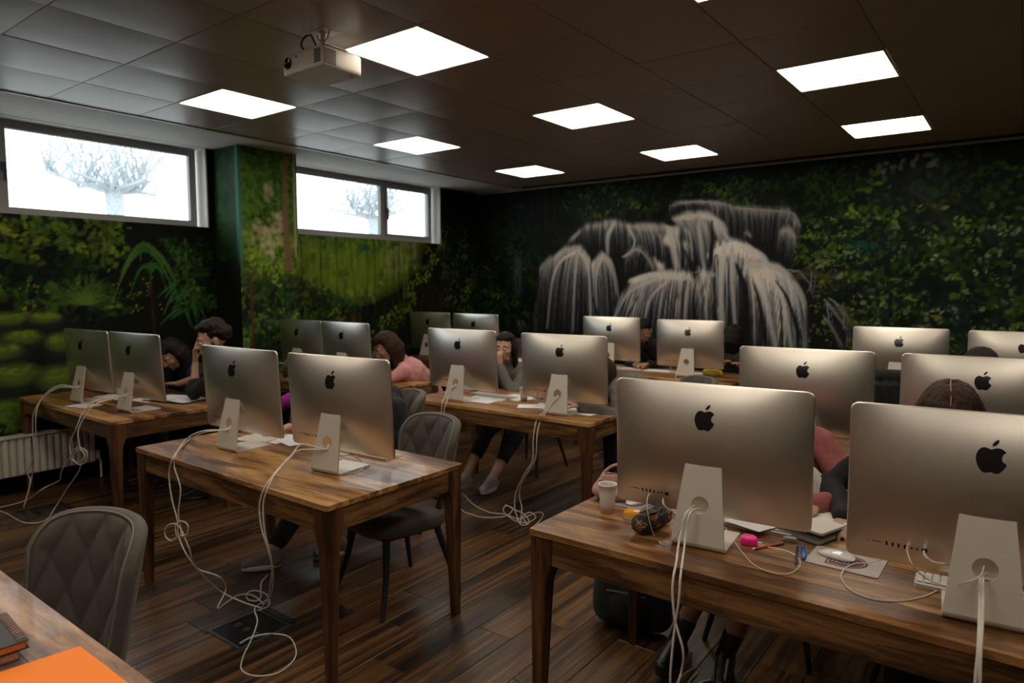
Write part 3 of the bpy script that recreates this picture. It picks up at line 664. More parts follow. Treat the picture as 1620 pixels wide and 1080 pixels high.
for q in range(16): blade(cl, .42 + rn(-.12, .12), 1.45 + rn(-.1, .2), rn(3.2, 5.2), rn(.12, .22), .022, (.03, .13, .03), (.05, .18, .05), .2, .8)
foliage(cl, 60, (.30, .66), (1.35, 2.0), G[:4], .026, 6, .05, .7, .2)
for (u, v, ru, rv) in ((-.98, 1.33, .34, .10), (-.70, 1.33, .16, .09), (-.86, 1.18, .19, .11), (-.60, 1.12, .15, .15), (-1.02, 1.08, .22, .13), (-.92, .88, .25, .17), (-.62, .82, .22, .20), (-.95, .62, .36, .16), (-1.4, 1.25, .3, .13), (-1.5, .95, .35, .16), (-1.4, .62, .4, .16), (-2.0, 1.1, .4, .3)):
    cl.dab(u, v - rv * .35, ru * 1.05, rv * 1.1, 0, (.010, .014, .010), .95, 2)
    cl.dab(u, v, ru * .9, rv * .85, 0, (.030, .042, .032), .9, .5)
    cl.dab(u - .02, v + rv * .22, ru * .78, rv * .55, 0, (.12, .20, .020), .9, .7)
    for q in range(18): cl.dab(u + rn(-.6, .5) * ru, v + rv * rn(.2, .6), .03, .012, rn(-.3, .3), (.22, .32, .03), .4, .8)
foliage(cl, 40, (-2.0, -.6), (.35, .7), G, .035, 7, .08, .6, .3)

WIN = [(-2.25, .665, 2.145), (1.385, 3.862, 2.150)]
def holes(u, v):
    m = np.zeros(u.shape, bool)
    for a, b_, z in WIN: m |= (u > a) & (u < b_) & (v > z)
    return m
wl = MB()
for ya, yb in ((-2.6, WIN[0][0]), (WIN[0][1], WIN[1][0]), (WIN[1][1], YB + .2)): wl.box((XW - .165, (ya + yb) / 2, CEIL / 2), (.30, yb - ya, CEIL + .3))
for a, b_, z in WIN:
    wl.box((XW - .165, (a + b_) / 2, z / 2 - .075), (.30, b_ - a, z + .15))
    wl.box((XW - .165, (a + b_) / 2, CEIL + .075), (.30, b_ - a, .15))
M_REVEAL = simple('white_reveal_plaster', (.74, .72, .70), .7, var=.04)
wlo = struct(wl.build('wall_left', M_REVEAL), 'window wall painted with jungle plants and mossy stones')
o = wallmesh(cl, lambda u, v: (XW, u, v), 'mural_painting', M_MURAL, holes, mur=.78); o.parent = wlo
o['label'] = 'painted green jungle with a sunny clearing and mossy stones'

# ---- pillar between the windows, painted too
PX, PY0, PY1 = -1.255, .735, 1.365
cp = Canvas(0, PY1 - PY0, 0, CEIL, .012)
cp.a[:] = (.006, .009, .005)
UU, VV = cp.uv(); g = np.clip((VV - 1.55) / .5, 0, 1)[..., None]
cp.a = (cp.a * (1 - g) + np.array([.075, .17, .015], np.float32) * g).astype(np.float32)
foliage(cp, 150, (0, .63), (1.75, 2.88), [(.05, .15, .012), (.03, .09, .010), (.10, .21, .015), (.02, .06, .01)], .035, 8, .07, .6, .4)
foliage(cp, 70, (0, .63), (1.7, 2.1), [(.22, .36, .03), (.28, .38, .04)], .028, 6, .05, .5, .5)
for (u, v, s_) in ((.30, 2.48, .05), (.18, 2.12, .06), (.26, 2.02, .07), (.34, 1.93, .06), (.42, 2.1, .05), (.30, 2.1, .05), (.40, 2.25, .03)):
    for q in range(14): cp.dab(u + rng.normal() * .035, v + rng.normal() * s_, .03, .03, 0, (.46, .38, .26), .30, .8)
for q in range(14): cp.stroke([(.50 + rn(-.03, .03), 2.85), (.49 + rn(-.03, .03), 2.3), (.52 + rn(-.04, .04), 1.75)], .018, .022, (.15, .10, .06), (.13, .075, .04), .4)
for q in range(6): cp.stroke([(.60, 2.88), (.60, 1.9)], .02, .02, (.30, .25, .16), (.26, .22, .14), .3)
foliage(cp, 90, (0, .63), (.4, 1.72), [tuple(c * .5 for c in g) for g in G[:4]] + [(.05, .07, .02)], .030, 9, .07, .8, .25)
foliage(cp, 26, (0, .63), (.9, 1.75), [G[4], G[2], (.12, .16, .06)], .026, 6, .05, .7, .2)
for q in range(8): cp.stroke([(.10 + rn(-.02, .02), 1.7), (.11, .7)], .012, .012, (.06, .028, .015), (.04, .018, .01), .5)
UU, VV = cp.uv(); e = (np.clip(1 - UU / .055, 0, 1) * np.clip((VV - 1.75) / .25, 0, 1))[..., None]
cp.a = (cp.a * (1 - e) + np.array([.05, .17, .12], np.float32) * e).astype(np.float32)
cs = Canvas(0, PX - XW, 0, CEIL, .012)
cs.a[:] = (.008, .012, .008)
UU, VV = cs.uv(); g = np.clip((VV - 1.85) / .35, 0, 1)[..., None]
cs.a = (cs.a * (1 - g) + np.array([.018, .055, .014], np.float32) * g).astype(np.float32)
foliage(cs, 60, (0, .4), (1.85, 2.88), [(.03, .10, .015), (.02, .07, .02)], .035, 8, .06, .6, .4)
UU, VV = cs.uv(); e = (np.clip((UU - .345) / .03, 0, 1) * np.clip((VV - 1.75) / .3, 0, 1))[..., None] * .9
cs.a = (cs.a * (1 - e) + np.array([.05, .22, .17], np.float32) * e).astype(np.float32)
po = struct(MB().box(((XW + PX) / 2 - .005, (PY0 + PY1) / 2, CEIL / 2), (PX - XW - .01, PY1 - PY0 - .006, CEIL)).build('pillar', M_DARKWALL), 'painted pillar between the two windows')
o = wallmesh(cp, lambda u, v: (PX, PY0 + u, v), 'mural_painting', M_MURAL, mur=1.25); o.parent = po
o = wallmesh(cs, lambda u, v: (XW + u, PY0, v), 'mural_painting', M_MURAL, mur=1.0); o.parent = po

# ---- windows: frame, mullion, sash, handle, glass, outer sill
M_GLASS, N, L, b = newmat('window_glass')
b.inputs['Base Color'].default_value = (.95, 1, 1, 1); b.inputs['Roughness'].default_value = .0
b.inputs['Transmission Weight'].default_value = 1; b.inputs['IOR'].default_value = 1.02
b.inputs['Specular IOR Level'].default_value = .3
FX = XW - .135                       # inner face of the frames
def window(n, ya, yb, z0, mull, sash_right, handle):
    z1 = CEIL - .004; fr = .062; dp = .055; xc = FX - dp / 2
    b = MB()
    b.box((xc, (ya + yb) / 2, z0 + fr / 2), (dp, yb - ya, fr)); b.box((xc, (ya + yb) / 2, z1 - fr / 2), (dp, yb - ya, fr))
    b.box((xc, ya + fr / 2, (z0 + z1) / 2), (dp, fr, z1 - z0 - 2 * fr)); b.box((xc, yb - fr / 2, (z0 + z1) / 2), (dp, fr, z1 - z0 - 2 * fr))
    b.box((xc, mull, (z0 + z1) / 2), (dp + .004, .075, z1 - z0 - 2 * fr))
    w_ = struct(b.build('window_%d' % n, M_WFRAME, None, .004), 'wide high window with a grey frame')
    a, c = (mull + .0375, yb - fr) if sash_right else (ya + fr, mull - .0375)
    s = MB(); sf = .022; xs = FX + .006
    s.box((xs, (a + c) / 2, z0 + fr + sf / 2), (.03, c - a, sf)); s.box((xs, (a + c) / 2, z1 - fr - sf / 2), (.03, c - a, sf))
    s.box((xs, a + sf / 2, (z0 + z1) / 2), (.03, sf, z1 - z0 - 2 * fr - 2 * sf)); s.box((xs, c - sf / 2, (z0 + z1) / 2), (.03, sf, z1 - z0 - 2 * fr - 2 * sf))
    s.build('sash', M_WFRAME, w_)
    h = MB(); h.box((FX + .030, handle, (z0 + z1) / 2), (.022, .028, .07)); h.box((FX + .048, handle, (z0 + z1) / 2 - .045), (.016, .020, .13))
    h.build('window_handle', M_BLACK, w_, .004)
    g = MB(); g.box((FX - .03, (ya + fr + mull - .0375) / 2, (z0 + z1) / 2), (.006, mull - .0375 - ya - fr + .01, z1 - z0 - 2 * fr + .01)); g.build('pane', M_GLASS, w_)
    g = MB(); g.box((FX - .03, (yb - fr + mull + .0375) / 2, (z0 + z1) / 2), (.006, yb - fr - mull - .0375 + .01, z1 - z0 - 2 * fr + .01)); g.build('pane', M_GLASS, w_)
window(1, -2.25, .632, 2.150, -.905, False, -.900)
window(2, 1.385, 3.825, 2.155, 2.975, True, 3.015)

# ---- radiator under the first window
t = thing('radiator', (XW + .07, -1.35, .15), 'cream ribbed panel radiator under the first window', 'radiator')
b = MB(); b.box((.02, 0, .15), (.012, 1.78, .30)); 
M_RAD = simple('cream_enamel', (.60, .56, .50), .35, var=.03)
b.build('back_plate', M_RAD, t)
for k in range(36):
    MB().ring_loft([[(.03, -.87 + k * .0495, z), (.05, -.86 + k * .0495, z), (.052, -.845 + k * .0495, z), (.05, -.835 + k * .0495, z), (.03, -.825 + k * .0495, z)] for z in (.01, .29)], True, True, 0, False).build('rib', M_RAD, t)
MB().box((.02, 0, .305), (.085, 1.8, .018)).build('top_grille', M_RAD, t, .004)
MB().tube([(.02, .86, .03), (.02, .93, .03), (.02, .95, .0), (.02, .95, -.14)], .009, 8).lathe([(.016, -.01), (.02, 0), (.02, .05), (.014, .06)], 12, (.02, .93, .03)).build('valve_pipe', M_WHITEPL, t)

# ---- outside: ground, pollarded trees
M_GROUND = simple('pale_ground', (.45, .45, .43), .9)
tag(MB().box((-18, 3, 1.2), (32, 60, .1)).build('ground_outside', M_GROUND), kind='structure')
M_BARK = simple('grey_bark', (.38, .40, .42), .9, nscale=20, var=.2)
def tree(x, y, base, crown, seed, label):
    rd = random.Random(seed)
    t = thing('bare_tree', (x, y, base), label, 'tree', group=None)
    b = MB(); hz = crown - base
    b.tube([(0, 0, 0), (.05, .03, hz * .5), (0, 0, hz)], [.22, .18, .2], 10); b.build('trunk', M_BARK, t)
    b = MB()
    for k in range(13):
        a = k * 2.4 + rd.uniform(-.3, .3); l = rd.uniform(.7, 1.5)
        p = Vector((0, 0, hz - .1)); d = Vector((math.cos(a), math.sin(a), rd.uniform(.1, .5))).normalized(); pts = [p.copy()]
        for q in range(5):
            p = p + d * l / 5; d = (d + Vector((rd.uniform(-.3, .3), rd.uniform(-.3, .3), rd.uniform(-.15, .3)))).normalized(); pts.append(p.copy())
        b.tube(pts, [.085, .065, .05, .04, .035, .04], 7)
        for m in range(9):
            j = rd.randint(2, 5); s0 = pts[j]; d2 = Vector((rd.uniform(-.8, .8), rd.uniform(-.8, .8), 1.0)).normalized(); pp = [s0.copy()]; q_ = s0.copy()
            for z in range(4):
                q_ = q_ + d2 * .35; d2 = (d2 + Vector((rd.uniform(-.2, .2), rd.uniform(-.2, .2), 0))).normalized(); pp.append(q_.copy())
            b.tube(pp, [.022, .018, .013, .009, .004], 5)
    tag(b.build('branches', M_BARK, t), kind='stuff')
tree(-12.5, 4.4, 1.25, 3.85, 3, 'bare pollarded tree outside the first window')
tree(-12.5, 12.3, 1.25, 3.85, 8, 'bare pollarded tree outside the second window')
# ============================================================ TABLES
TLEN, TDEP = 1.603, .802
def table_proto():
    t = thing('work_table', (0, 0, 0), '', 'table', group='wooden computer tables')
    nb = 6; bw = TDEP / nb; hx = TLEN / 2
    for k in range(nb):
        y = -TDEP / 2 + bw * (k + .5); b = MB(); g = .0004; c = .022
        ya, yb = y - bw / 2 + g, y + bw / 2 - g
        if k == 0: poly = [(-hx + c * .3, ya), (hx - c * .3, ya), (hx, ya + c * .3), (hx, yb), (-hx, yb), (-hx, ya + c * .3)]
        elif k == nb - 1: poly = [(-hx, ya), (hx, ya), (hx, yb - c * .3), (hx - c * .3, yb), (-hx + c * .3, yb), (-hx, yb - c * .3)]
        else: poly = [(-hx, ya), (hx, ya), (hx, yb), (-hx, yb)]
        e = .0012
        cx = sum(p[0] for p in poly) / len(poly); cy = (ya + yb) / 2
        inn = [(p[0] - math.copysign(e, p[0]), p[1] - math.copysign(e * .5, p[1] - cy)) for p in poly]
        b.ring_loft([[(x, y_, TT - .022) for x, y_ in poly], [(x, y_, TT - e) for x, y_ in poly], [(x, y_, TT) for x, y_ in inn]], True, True, 0, False)
        b.build('tabletop_board', M_TOP, t)
    az0, az1 = TT - .118, TT - .0235; rc = .010
    for s in (-1, 1):
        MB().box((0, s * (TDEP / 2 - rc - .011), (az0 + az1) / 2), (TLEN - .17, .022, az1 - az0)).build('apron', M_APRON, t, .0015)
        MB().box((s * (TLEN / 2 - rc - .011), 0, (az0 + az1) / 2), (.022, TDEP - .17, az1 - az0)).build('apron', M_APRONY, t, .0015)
    lm = {}
    for sx in (-1, 1):
        for sy in (-1, 1):
            b = MB(); rings = []
            # outer faces straight, inner faces sweep in below the apron, then taper
            for z, w_ in ((TT - .0225, .088), (az0 + .01, .088), (az0 - .012, .083), (az0 - .035, .072), (az0 - .07, .063), (az0 - .14, .059), (.25, .048), (.0, .037)):
                o = .004 + (0 if z > .2 else .0); out = rc - .006 + (az0 - z) * .010 * (z < az0)
                x0 = TLEN / 2 - out; y0 = TDEP / 2 - out; r = .006
                pts = []
                for (cx_, cy_, a0) in ((x0 - r, y0 - r, 0), (x0 - w_ + r, y0 - r, 90), (x0 - w_ + r, y0 - w_ + r, 180), (x0 - r, y0 - w_ + r, 270)):
                    for k in range(3): a = R(a0 + 45 * k); pts.append((cx_ + r * math.cos(a), cy_ + r * math.sin(a)))
                ring = [(sx * x, sy * y, z) for x, y in pts]
                if sx * sy < 0: ring = ring[::-1]
                rings.append(ring)
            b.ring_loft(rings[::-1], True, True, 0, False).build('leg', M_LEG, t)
    return t
TABP = table_proto(); first_table = [True]
def put_table(x, y, label, g='wooden computer tables'):
    loc = (x + TLEN / 2, y + TDEP / 2, 0)
    if first_table[0]:
        first_table[0] = False; TABP.location = loc; TABP['label'] = label; return TABP
    return dup(TABP, loc, 0, label)
TPOS = {'A': (.797, -1.149), 'B': (3.162, -.865), 'C': (-1.615, -.935), 'D': (.805, .826), 'E': (-1.245, .86), 'H': (3.14, .86), 'G': (-1.42, 2.99), 'F': (.93, 2.99), 'I': (3.25, 2.95)}
put_table(*TPOS['A'], 'wooden table in the near middle with an empty quilted chair behind it')
put_table(*TPOS['B'], 'wooden table at the near right, holding the two largest computers and a flowered pencil case')
put_table(*TPOS['C'], 'wooden table beside the window wall radiator with the open notebook on it')
put_table(*TPOS['D'], 'wooden table in the centre with a white cup between its two computers')
put_table(*TPOS['E'], 'wooden table where the woman in the pink sweater leans')
put_table(*TPOS['H'], 'wooden table at the right hidden behind the two nearest computers')
put_table(*TPOS['G'], 'wooden table in the far left corner under the second window')
put_table(*TPOS['F'], 'wooden table in front of the waterfall with the yellow pouch on it')
put_table(*TPOS['I'], 'wooden table at the far right in front of the leafy painted wall')
# the near table: a dark waxed top and sheesham rim
M_DTOP = wood('dark_waxed_tabletop', [(.2, (.10, .060, .045)), (.45, (.17, .125, .11)), (.6, (.145, .12, .12)), (.8, (.26, .185, .12))], rough=.28, axis='x', coat=.3, perobj=.2, wavesc=.8, spec=.6)
tz = dup(TABP, (2.36, -2.113 - TDEP / 2, 0), 0, 'wooden table in the near left corner holding the orange paper')
for ch in tz.children:
    if ch.name.startswith('tabletop_board'):
        top = max(v.co.y for v in ch.data.vertices)
        if top < .39: ch.data = ch.data.copy(); ch.data.materials[0] = M_DTOP

# ============================================================ CHAIRS
M_PIPE = simple('taupe_piping', (.17, .145, .12), .7, var=.1)
def chair_proto():
    t = thing('quilted_chair', (0, 0, 0), '', 'chair', group='quilted velvet chairs')
    A = R(62); RR = .243; th = .040
    def wall(u, v, off):
        s = 2 * u - 1
        zt = .893 - .028 * abs(s) ** 2 - .075 * abs(s) ** 8
        zb = .45 + .02 * abs(s) ** 3
        z = zb + (zt - zb) * v; h = (z - .45) / .44
        k = .80 + .22 * h ** .8
        a = s * A
        x = (RR * 1.0 + off) * math.sin(a) * k
        y = .03 + (RR * .80 + off) * math.cos(a) * (.92 + .08 * k) + .075 * h
        return x, y, z
    nu, nv = 78, 62
    def inner(u, v):
        p = u * 4.4; q = v * 2.05
        d = abs(math.sin(math.pi * (p + q))) * abs(math.sin(math.pi * (p - q)))
        puff = .015 * d ** .42 * min(1, 12 * u, 12 * (1 - u)) ** .5 * min(1, 14 * v, 10 * (1 - v)) ** .5
        return wall(u, v, -puff - .002)
    b = MB(); b.grid(lambda u, v: inner(1 - u, v), nu, nv)
    b.build('quilted_lining', M_VELVET, t)
    b = MB()
    b.grid(lambda u, v: wall(u, v, th - .006 * (2 * u - 1) ** 6), 40, 14)
    def edge(path, m):
        rings = []
        for (u, v) in path:
            pi_, po_ = Vector(wall(u, v, 0)), Vector(wall(u, v, th)); c = (pi_ + po_) / 2; d = (po_ - pi_) / 2
            rings.append((c, d))
        return rings
    N_ = 40
    def rim(u, w_):
        # rounded top and side rims: w_ across the thickness
        pass
    # rim strips with a half-round profile
    path = [(0, k / 14) for k in range(15)] + [(k / 39, 1) for k in range(1, 39)] + [(1, 1 - k / 14) for k in range(15)]
    P = [(Vector(wall(u, v, 0)), Vector(wall(u, v, th))) for u, v in path]
    rows_ = []
    for i, (a_, c_) in enumerate(P):
        m = (a_ + c_) / 2
        t0 = P[min(i + 1, len(P) - 1)][0] - P[max(i - 1, 0)][0]; n_ = (c_ - a_); o = t0.cross(n_)
        o = -o.normalized() if o.length > 1e-9 else Vector((0, 0, 1))
        if o.dot(m - Vector((0, .1, .62))) < 0: o = -o
        rows_.append([m + (c_ - a_) / 2 * (-math.cos(math.pi * k / 6)) + o * (th * .38 * math.sin(math.pi * k / 6)) for k in range(7)])
    b.ring_loft(rows_, False, False)
    b.build('backrest', M_VELVET, t)
    pp = [Vector(rows_[i][1]) for i in range(len(rows_))]
    MB().tube(pp, .0035, 6).build('piping', M_PIPE, t)
    # seat cushion
    def sq(a, rx, ry, n=3.2):
        c, s_ = math.cos(a), math.sin(a)
        return (rx * math.copysign(abs(c) ** (2 / n), c), ry * math.copysign(abs(s_) ** (2 / n), s_))
    rings = []
    for z, f in ((.375, .86), (.385, .95), (.41, .995), (.435, 1.0), (.455, .97), (.468, .88), (.473, .70), (.475, .35)):
        rings.append([(sq(2 * math.pi * k / 40, .235 * f, .245 * f)[0], sq(2 * math.pi * k / 40, .235 * f, .245 * f)[1] - .015, z) for k in range(40)])
    MB().ring_loft(rings).build('seat', M_VELVET, t)
    MB().box((0, -.01, .366), (.34, .34, .018)).build('seat_frame', M_BLACK, t, .003)
    for sx in (-1, 1):
        for sy in (-1, 1):
            MB().tube([(sx * .150, sy * .150 - .01, .372), (sx * .185, sy * .185, .20), (sx * .225, sy * .235, .0)], [.019, .016, .011], 10).build('leg', M_BLACK, t)
    return t
CHP = chair_proto(); first_chair = [True]
def put_chair(x, y, rz, label):
    if first_chair[0]:
        first_chair[0] = False; CHP.location = (x, y, 0); CHP.rotation_euler.z = R(rz); CHP['label'] = label; return CHP
    return dup(CHP, (x, y, 0), R(rz), label)
put_chair(1.97, -.38, -10, 'empty taupe quilted chair pushed up behind the near middle table')
put_chair(2.355, -2.165, 12, 'taupe quilted chair in the near left corner beside the orange paper')
put_chair(1.17, .18, -28, 'chair hung with a dark jacket behind the near middle table')
put_chair(3.66, .36, 0, 'chair of the person in the mauve hoodie at the near right table')
put_chair(4.33, .42, 0, 'chair of the person in black with parted brown hair')
put_chair(-.12, .28, -38, 'chair of the bearded man')
put_chair(-1.08, .36, 0, 'chair of the dark-haired person bent over beside the bearded man')
put_chair(.15, 2.18, -55, 'chair of the woman in the pink sweater')
put_chair(1.12, 2.02, 0, 'chair of the woman in the grey sweater')
put_chair(2.42, 2.02, -35, 'chair of the person in the grey patterned jacket')
put_chair(-1.0, 2.05, 0, 'empty quilted chair behind the pair of computers below the clearing')
put_chair(3.88, 2.15, 8, 'chair with a black jacket between the right-hand computers')
put_chair(4.37, 2.15, 0, 'chair of the person hidden behind the second right-hand computer')
put_chair(1.36, 4.18, 0, 'chair of the man in black before the waterfall')
put_chair(2.22, 4.2, 0, 'chair of the person at the right end of the waterfall table')
put_chair(-.72, 4.15, 0, 'chair of the person in the far left corner')

# ============================================================ COMPUTERS
DW, DH, DZ = .650, .447, .3085      # display width, height and centre height above the table
BUL = .052
TILT = R(3.0)
def surf(x, z):                     # depth of the bulging back at x, z (from the display centre)
    a, c = DW / 2, DH / 2
    fx = max(0, 1 - abs(x / a) ** 2.6); fz = max(0, 1 - abs(z / c) ** 2.0)
    return .0065 + BUL * (fx * fz) ** .92
def back(x, z, off=0.0):            # point on the tilted back surface, facing -y
    y = -surf(x, z) - off
    return (x, y * math.cos(TILT) - z * math.sin(TILT) + .012, DZ + z * math.cos(TILT) + y * math.sin(TILT) * -0)
def front(x, z, off=0.0):
    return (x, off * math.cos(TILT) - z * math.sin(TILT) + .012, DZ + z * math.cos(TILT))
APPLE = [(0, .30), (.10, .345), (.22, .365), (.33, .325), (.41, .245), (.345, .17), (.30, .05), (.325, -.07), (.43, -.16), (.385, -.28), (.30, -.405), (.20, -.49), (.10, -.485), (0, -.455),
         (-.10, -.485), (-.20, -.49), (-.31, -.39), (-.395, -.21), (-.43, -.01), (-.40, .17), (-.315, .305), (-.20, .36), (-.09, .335)]
LEAF = [(.015, .40), (.04, .51), (.11, .60), (.215, .655), (.205, .54), (.13, .44)]
def imac_proto():
    t = thing('desktop_computer', (0, 0, 0), '', 'computer', group='aluminium desktop computers')
    # housing: concentric rings of a rounded rectangle over the bulge
    b = MB(); n = 10; rings = []
    base = rrect(DW, DH, .022, 8)
    # subdivide long sides
    pts = []
    for i in range(len(base)):
        p, q = base[i], base[(i + 1) % len(base)]; L = math.hypot(q[0] - p[0], q[1] - p[1]); k = max(1, int(L / .022))
        for j in range(k): pts.append((p[0] + (q[0] - p[0]) * j / k, p[1] + (q[1] - p[1]) * j / k))
    scales = [1, .995, .985, .97, .95, .92, .88, .83, .77, .70, .62, .53, .43, .33, .22, .11]
    rings = [[front(x, z) for x, z in pts]] + [[front(x, z, -.0045) for x, z in pts]] + [[back(x * s, z * s) for x, z in pts] for s in scales[1:]]
    b.ring_loft(rings[::-1], True, True)
    # side profile must read flat: a fresh weld keeps the smooth shading even
    b.build('display_housing', M_ALU, t, weld=True)
    MB().ring_loft([[front(x * .998, z * .998, .0035) for x, z in rrect(DW, DH, .02, 6)], [front(x, z, .0) for x, z in rrect(DW, DH, .022, 6)]], True, True, 0, False).xf(Matrix.Identity(4)).build('bezel', M_BLACKGLOSS, t)
    MB().ring_loft([[front(x, z + .034, .0044) for x, z in rrect(.597, .336, .002, 2)], [front(x, z + .034, .0034) for x, z in rrect(.597, .336, .002, 2)]], True, True, 0, False).build('screen', M_SCREEN, t)
    MB().ring_loft([[front(x, z - DH / 2 + .0335, .0046) for x, z in rrect(DW * .996, .066, .010, 3)], [front(x, z - DH / 2 + .0335, .0030) for x, z in rrect(DW * .996, .066, .010, 3)]], True, True, 0, False).build('chin', M_ALU, t)
    # logo
    lz = .112; H = .074
    b = MB()
    for poly in ([tuple(p)[:2] for p in catmull([(x, y, 0) for x, y in APPLE + APPLE[:1]], 4)][:-1], LEAF):
        c = (-.06, -.05) if len(poly) > 10 else (.11, .52); n_ = len(poly)
        V = [back(c[0] * H, lz + c[1] * H, .0012)]
        for s in (.5, 1.0): V += [back((c[0] + (x - c[0]) * s) * H, lz + (c[1] + (y - c[1]) * s) * H, .0012) for x, y in poly]
        V += [back(x * H, lz + y * H, -.002) for x, y in poly]
        F = [(0, 1 + k, 1 + (k + 1) % n_) for k in range(n_)]
        for r_ in (0, 1): F += [(1 + r_ * n_ + k, 1 + (r_ + 1) * n_ + k, 1 + (r_ + 1) * n_ + (k + 1) % n_, 1 + r_ * n_ + (k + 1) % n_) for k in range(n_)]
        b.add(V, F)
    b.build('apple_logo', M_BLACKGLOSS, t)
    # ports along the lower left of the back
    def port(x, w_, h, name, mat=M_PORT, z=-.166, rx=.001):
        b = MB(); pr = rrect(w_, h, min(rx, w_ * .45, h * .45), 2)
        b.ring_loft([[back(x + px_, z + pz, -.003) for px_, pz in pr], [back(x + px_, z + pz, .0006) for px_, pz in pr]], True, True, 0, False).build(name, mat, t)
    port(-.268, .0035, .0035, 'audio_port', rx=.0017)
    port(-.247, .024, .0022, 'card_slot')
    for k in range(4): port(-.222 + k * .0145, .0050, .0125, 'usb_port')
    for k in range(2): port(-.162 + k * .0125, .0045, .0075, 'display_port')
    port(-.132, .0135, .0120, 'network_port')
    # stand: bent plate with a cable hole
    path = []
    path.append((.118, .0045)); path += [(.08, .0045), (.02, .0045), (-.03, .0045), (-.068, .0045)]
    for k in range(1, 7): a = R(-90 - 76 * k / 6); path.append((-.068 + .021 * math.cos(a), .0255 + .021 * math.sin(a)))
    lean = Vector((.205, 1)).normalized()
    s0 = Vector(path[-1])
    for k in range(1, 13): path.append(tuple(s0 + lean * (.262 * k / 12)))
    e0 = Vector(path[-1])
    for k in range(1, 6): a = R(168 - 78 * k / 5); path.append((e0.x + .018 * (math.cos(a) - math.cos(R(168))), e0.y + .018 * (math.sin(a) - math.sin(R(168)))))
    path.append((-.012, path[-1][1]))
    P = [Vector(p) for p in path]
    S = [0]
    for i in range(1, len(P)): S.append(S[-1] + (P[i] - P[i - 1]).length)
    def at(s):
        s = max(0, min(S[-1] - 1e-6, s))
        for i in range(len(S) - 1):
            if S[i + 1] >= s: f = (s - S[i]) / (S[i + 1] - S[i]); break
        p = P[i] * (1 - f) + P[i + 1] * f
        tg = lambda j: (P[min(j + 1, len(P) - 1)] - P[max(j - 1, 0)]).normalized()
        d = (tg(i) * (1 - f) + tg(i + 1) * f).normalized()
        return p, Vector((-d.y, d.x))
    sb = S[4] + .02
    def hw(s): return .0875 - (.0875 - .0555) * max(0, (s - sb)) / (S[-1] - sb) if s > sb else .0875
    TH = .0045
    sc_ = S[10] + .122; hr = .0285; box_ = .042         # cable hole
    b = MB(); V2 = []; F2 = []
    def v2(u, s): V2.append((u, s)); return len(V2) - 1
    rowsS = sorted([s for s in S if not (sc_ - box_ < s < sc_ + box_)] + [sc_ - box_, sc_ + box_])
    rows = [[v2(f * hw(s), s) for f in (-1, -.5, 0, .5, 1)] for s in rowsS]
    for i in range(len(rows) - 1):
        if abs(rowsS[i] - (sc_ - box_)) < 1e-9:
            lo, hi = rows[i], rows[i + 1]
            nc = 32; circ = [v2(hr * math.cos(2 * math.pi * k / nc), sc_ + hr * math.sin(2 * math.pi * k / nc)) for k in range(nc)]
            # outer loop with nc points, corners shared
            outer = []
            for k in range(nc):
                a = 2 * math.pi * k / nc; c, s_ = math.cos(a), math.sin(a)
                if k == 4: outer.append(hi[4])
                elif k == 12: outer.append(hi[0])
                elif k == 20: outer.append(lo[0])
                elif k == 28: outer.append(lo[4])
                elif k == 6: outer.append(hi[3])
                elif k == 8: outer.append(hi[2])
                elif k == 10: outer.append(hi[1])
                elif k == 22: outer.append(lo[1])
                elif k == 24: outer.append(lo[2])
                elif k == 26: outer.append(lo[3])
                elif 4 < k < 12: x = -1 + (12 - k) / 4; outer.append(v2(x * hw(sc_ + box_), sc_ + box_))
                elif 20 < k < 28: x = -1 + (k - 20) / 4; outer.append(v2(x * hw(sc_ - box_), sc_ - box_))
                elif 12 < k < 20: s2 = sc_ + box_ * (16 - k) / 4; outer.append(v2(-hw(s2), s2))
                else:
                    kk = k if k < 5 else k - 32; s2 = sc_ + box_ * kk / 4; outer.append(v2(hw(s2), s2))
            for k in range(nc): F2.append((circ[k], outer[k], outer[(k + 1) % nc], circ[(k + 1) % nc]))
            continue
        for j in range(4): F2.append((rows[i][j], rows[i][j + 1], rows[i + 1][j + 1], rows[i + 1][j]))
    n2 = len(V2); V3 = []
    for side in (1, -1):
        for u, s in V2:
            p, nn = at(s); q = p + nn * TH * side; V3.append((u, q.x, q.y))
    F3 = [f for f in F2] + [tuple(reversed([i + n2 for i in f])) for f in F2]
    cnt = {}
    for f in F2:
        for k in range(len(f)):
            e = (f[k], f[(k + 1) % len(f)]); cnt[e] = 1
    for (a_, c_) in list(cnt):
        if (c_, a_) not in cnt: F3.append((c_, a_, a_ + n2, c_ + n2))
    b.add(V3, F3, 0, False)
    st = b.build('stand', M_STAND, t, 0, True)
    me = st.data; bm = bmesh.new(); bm.from_mesh(me); bmesh.ops.recalc_face_normals(bm, faces=bm.faces)
    es = [e for e in bm.edges if len(e.link_faces) == 2 and e.calc_face_angle(0) > 1.2]
    bmesh.ops.bevel(bm, geom=es, offset=.0007, segments=1, affect='EDGES')
    for f in bm.faces: f.smooth = False
    bm.to_mesh(me); bm.free()
    MB().box((0, .028, DZ - .012), (.075, .05, .04)).xf(Matrix.Translation((0, -.035, 0))).build('hinge', M_PORT, t, .004)
    return t
MACP = imac_proto(); first_mac = [True]
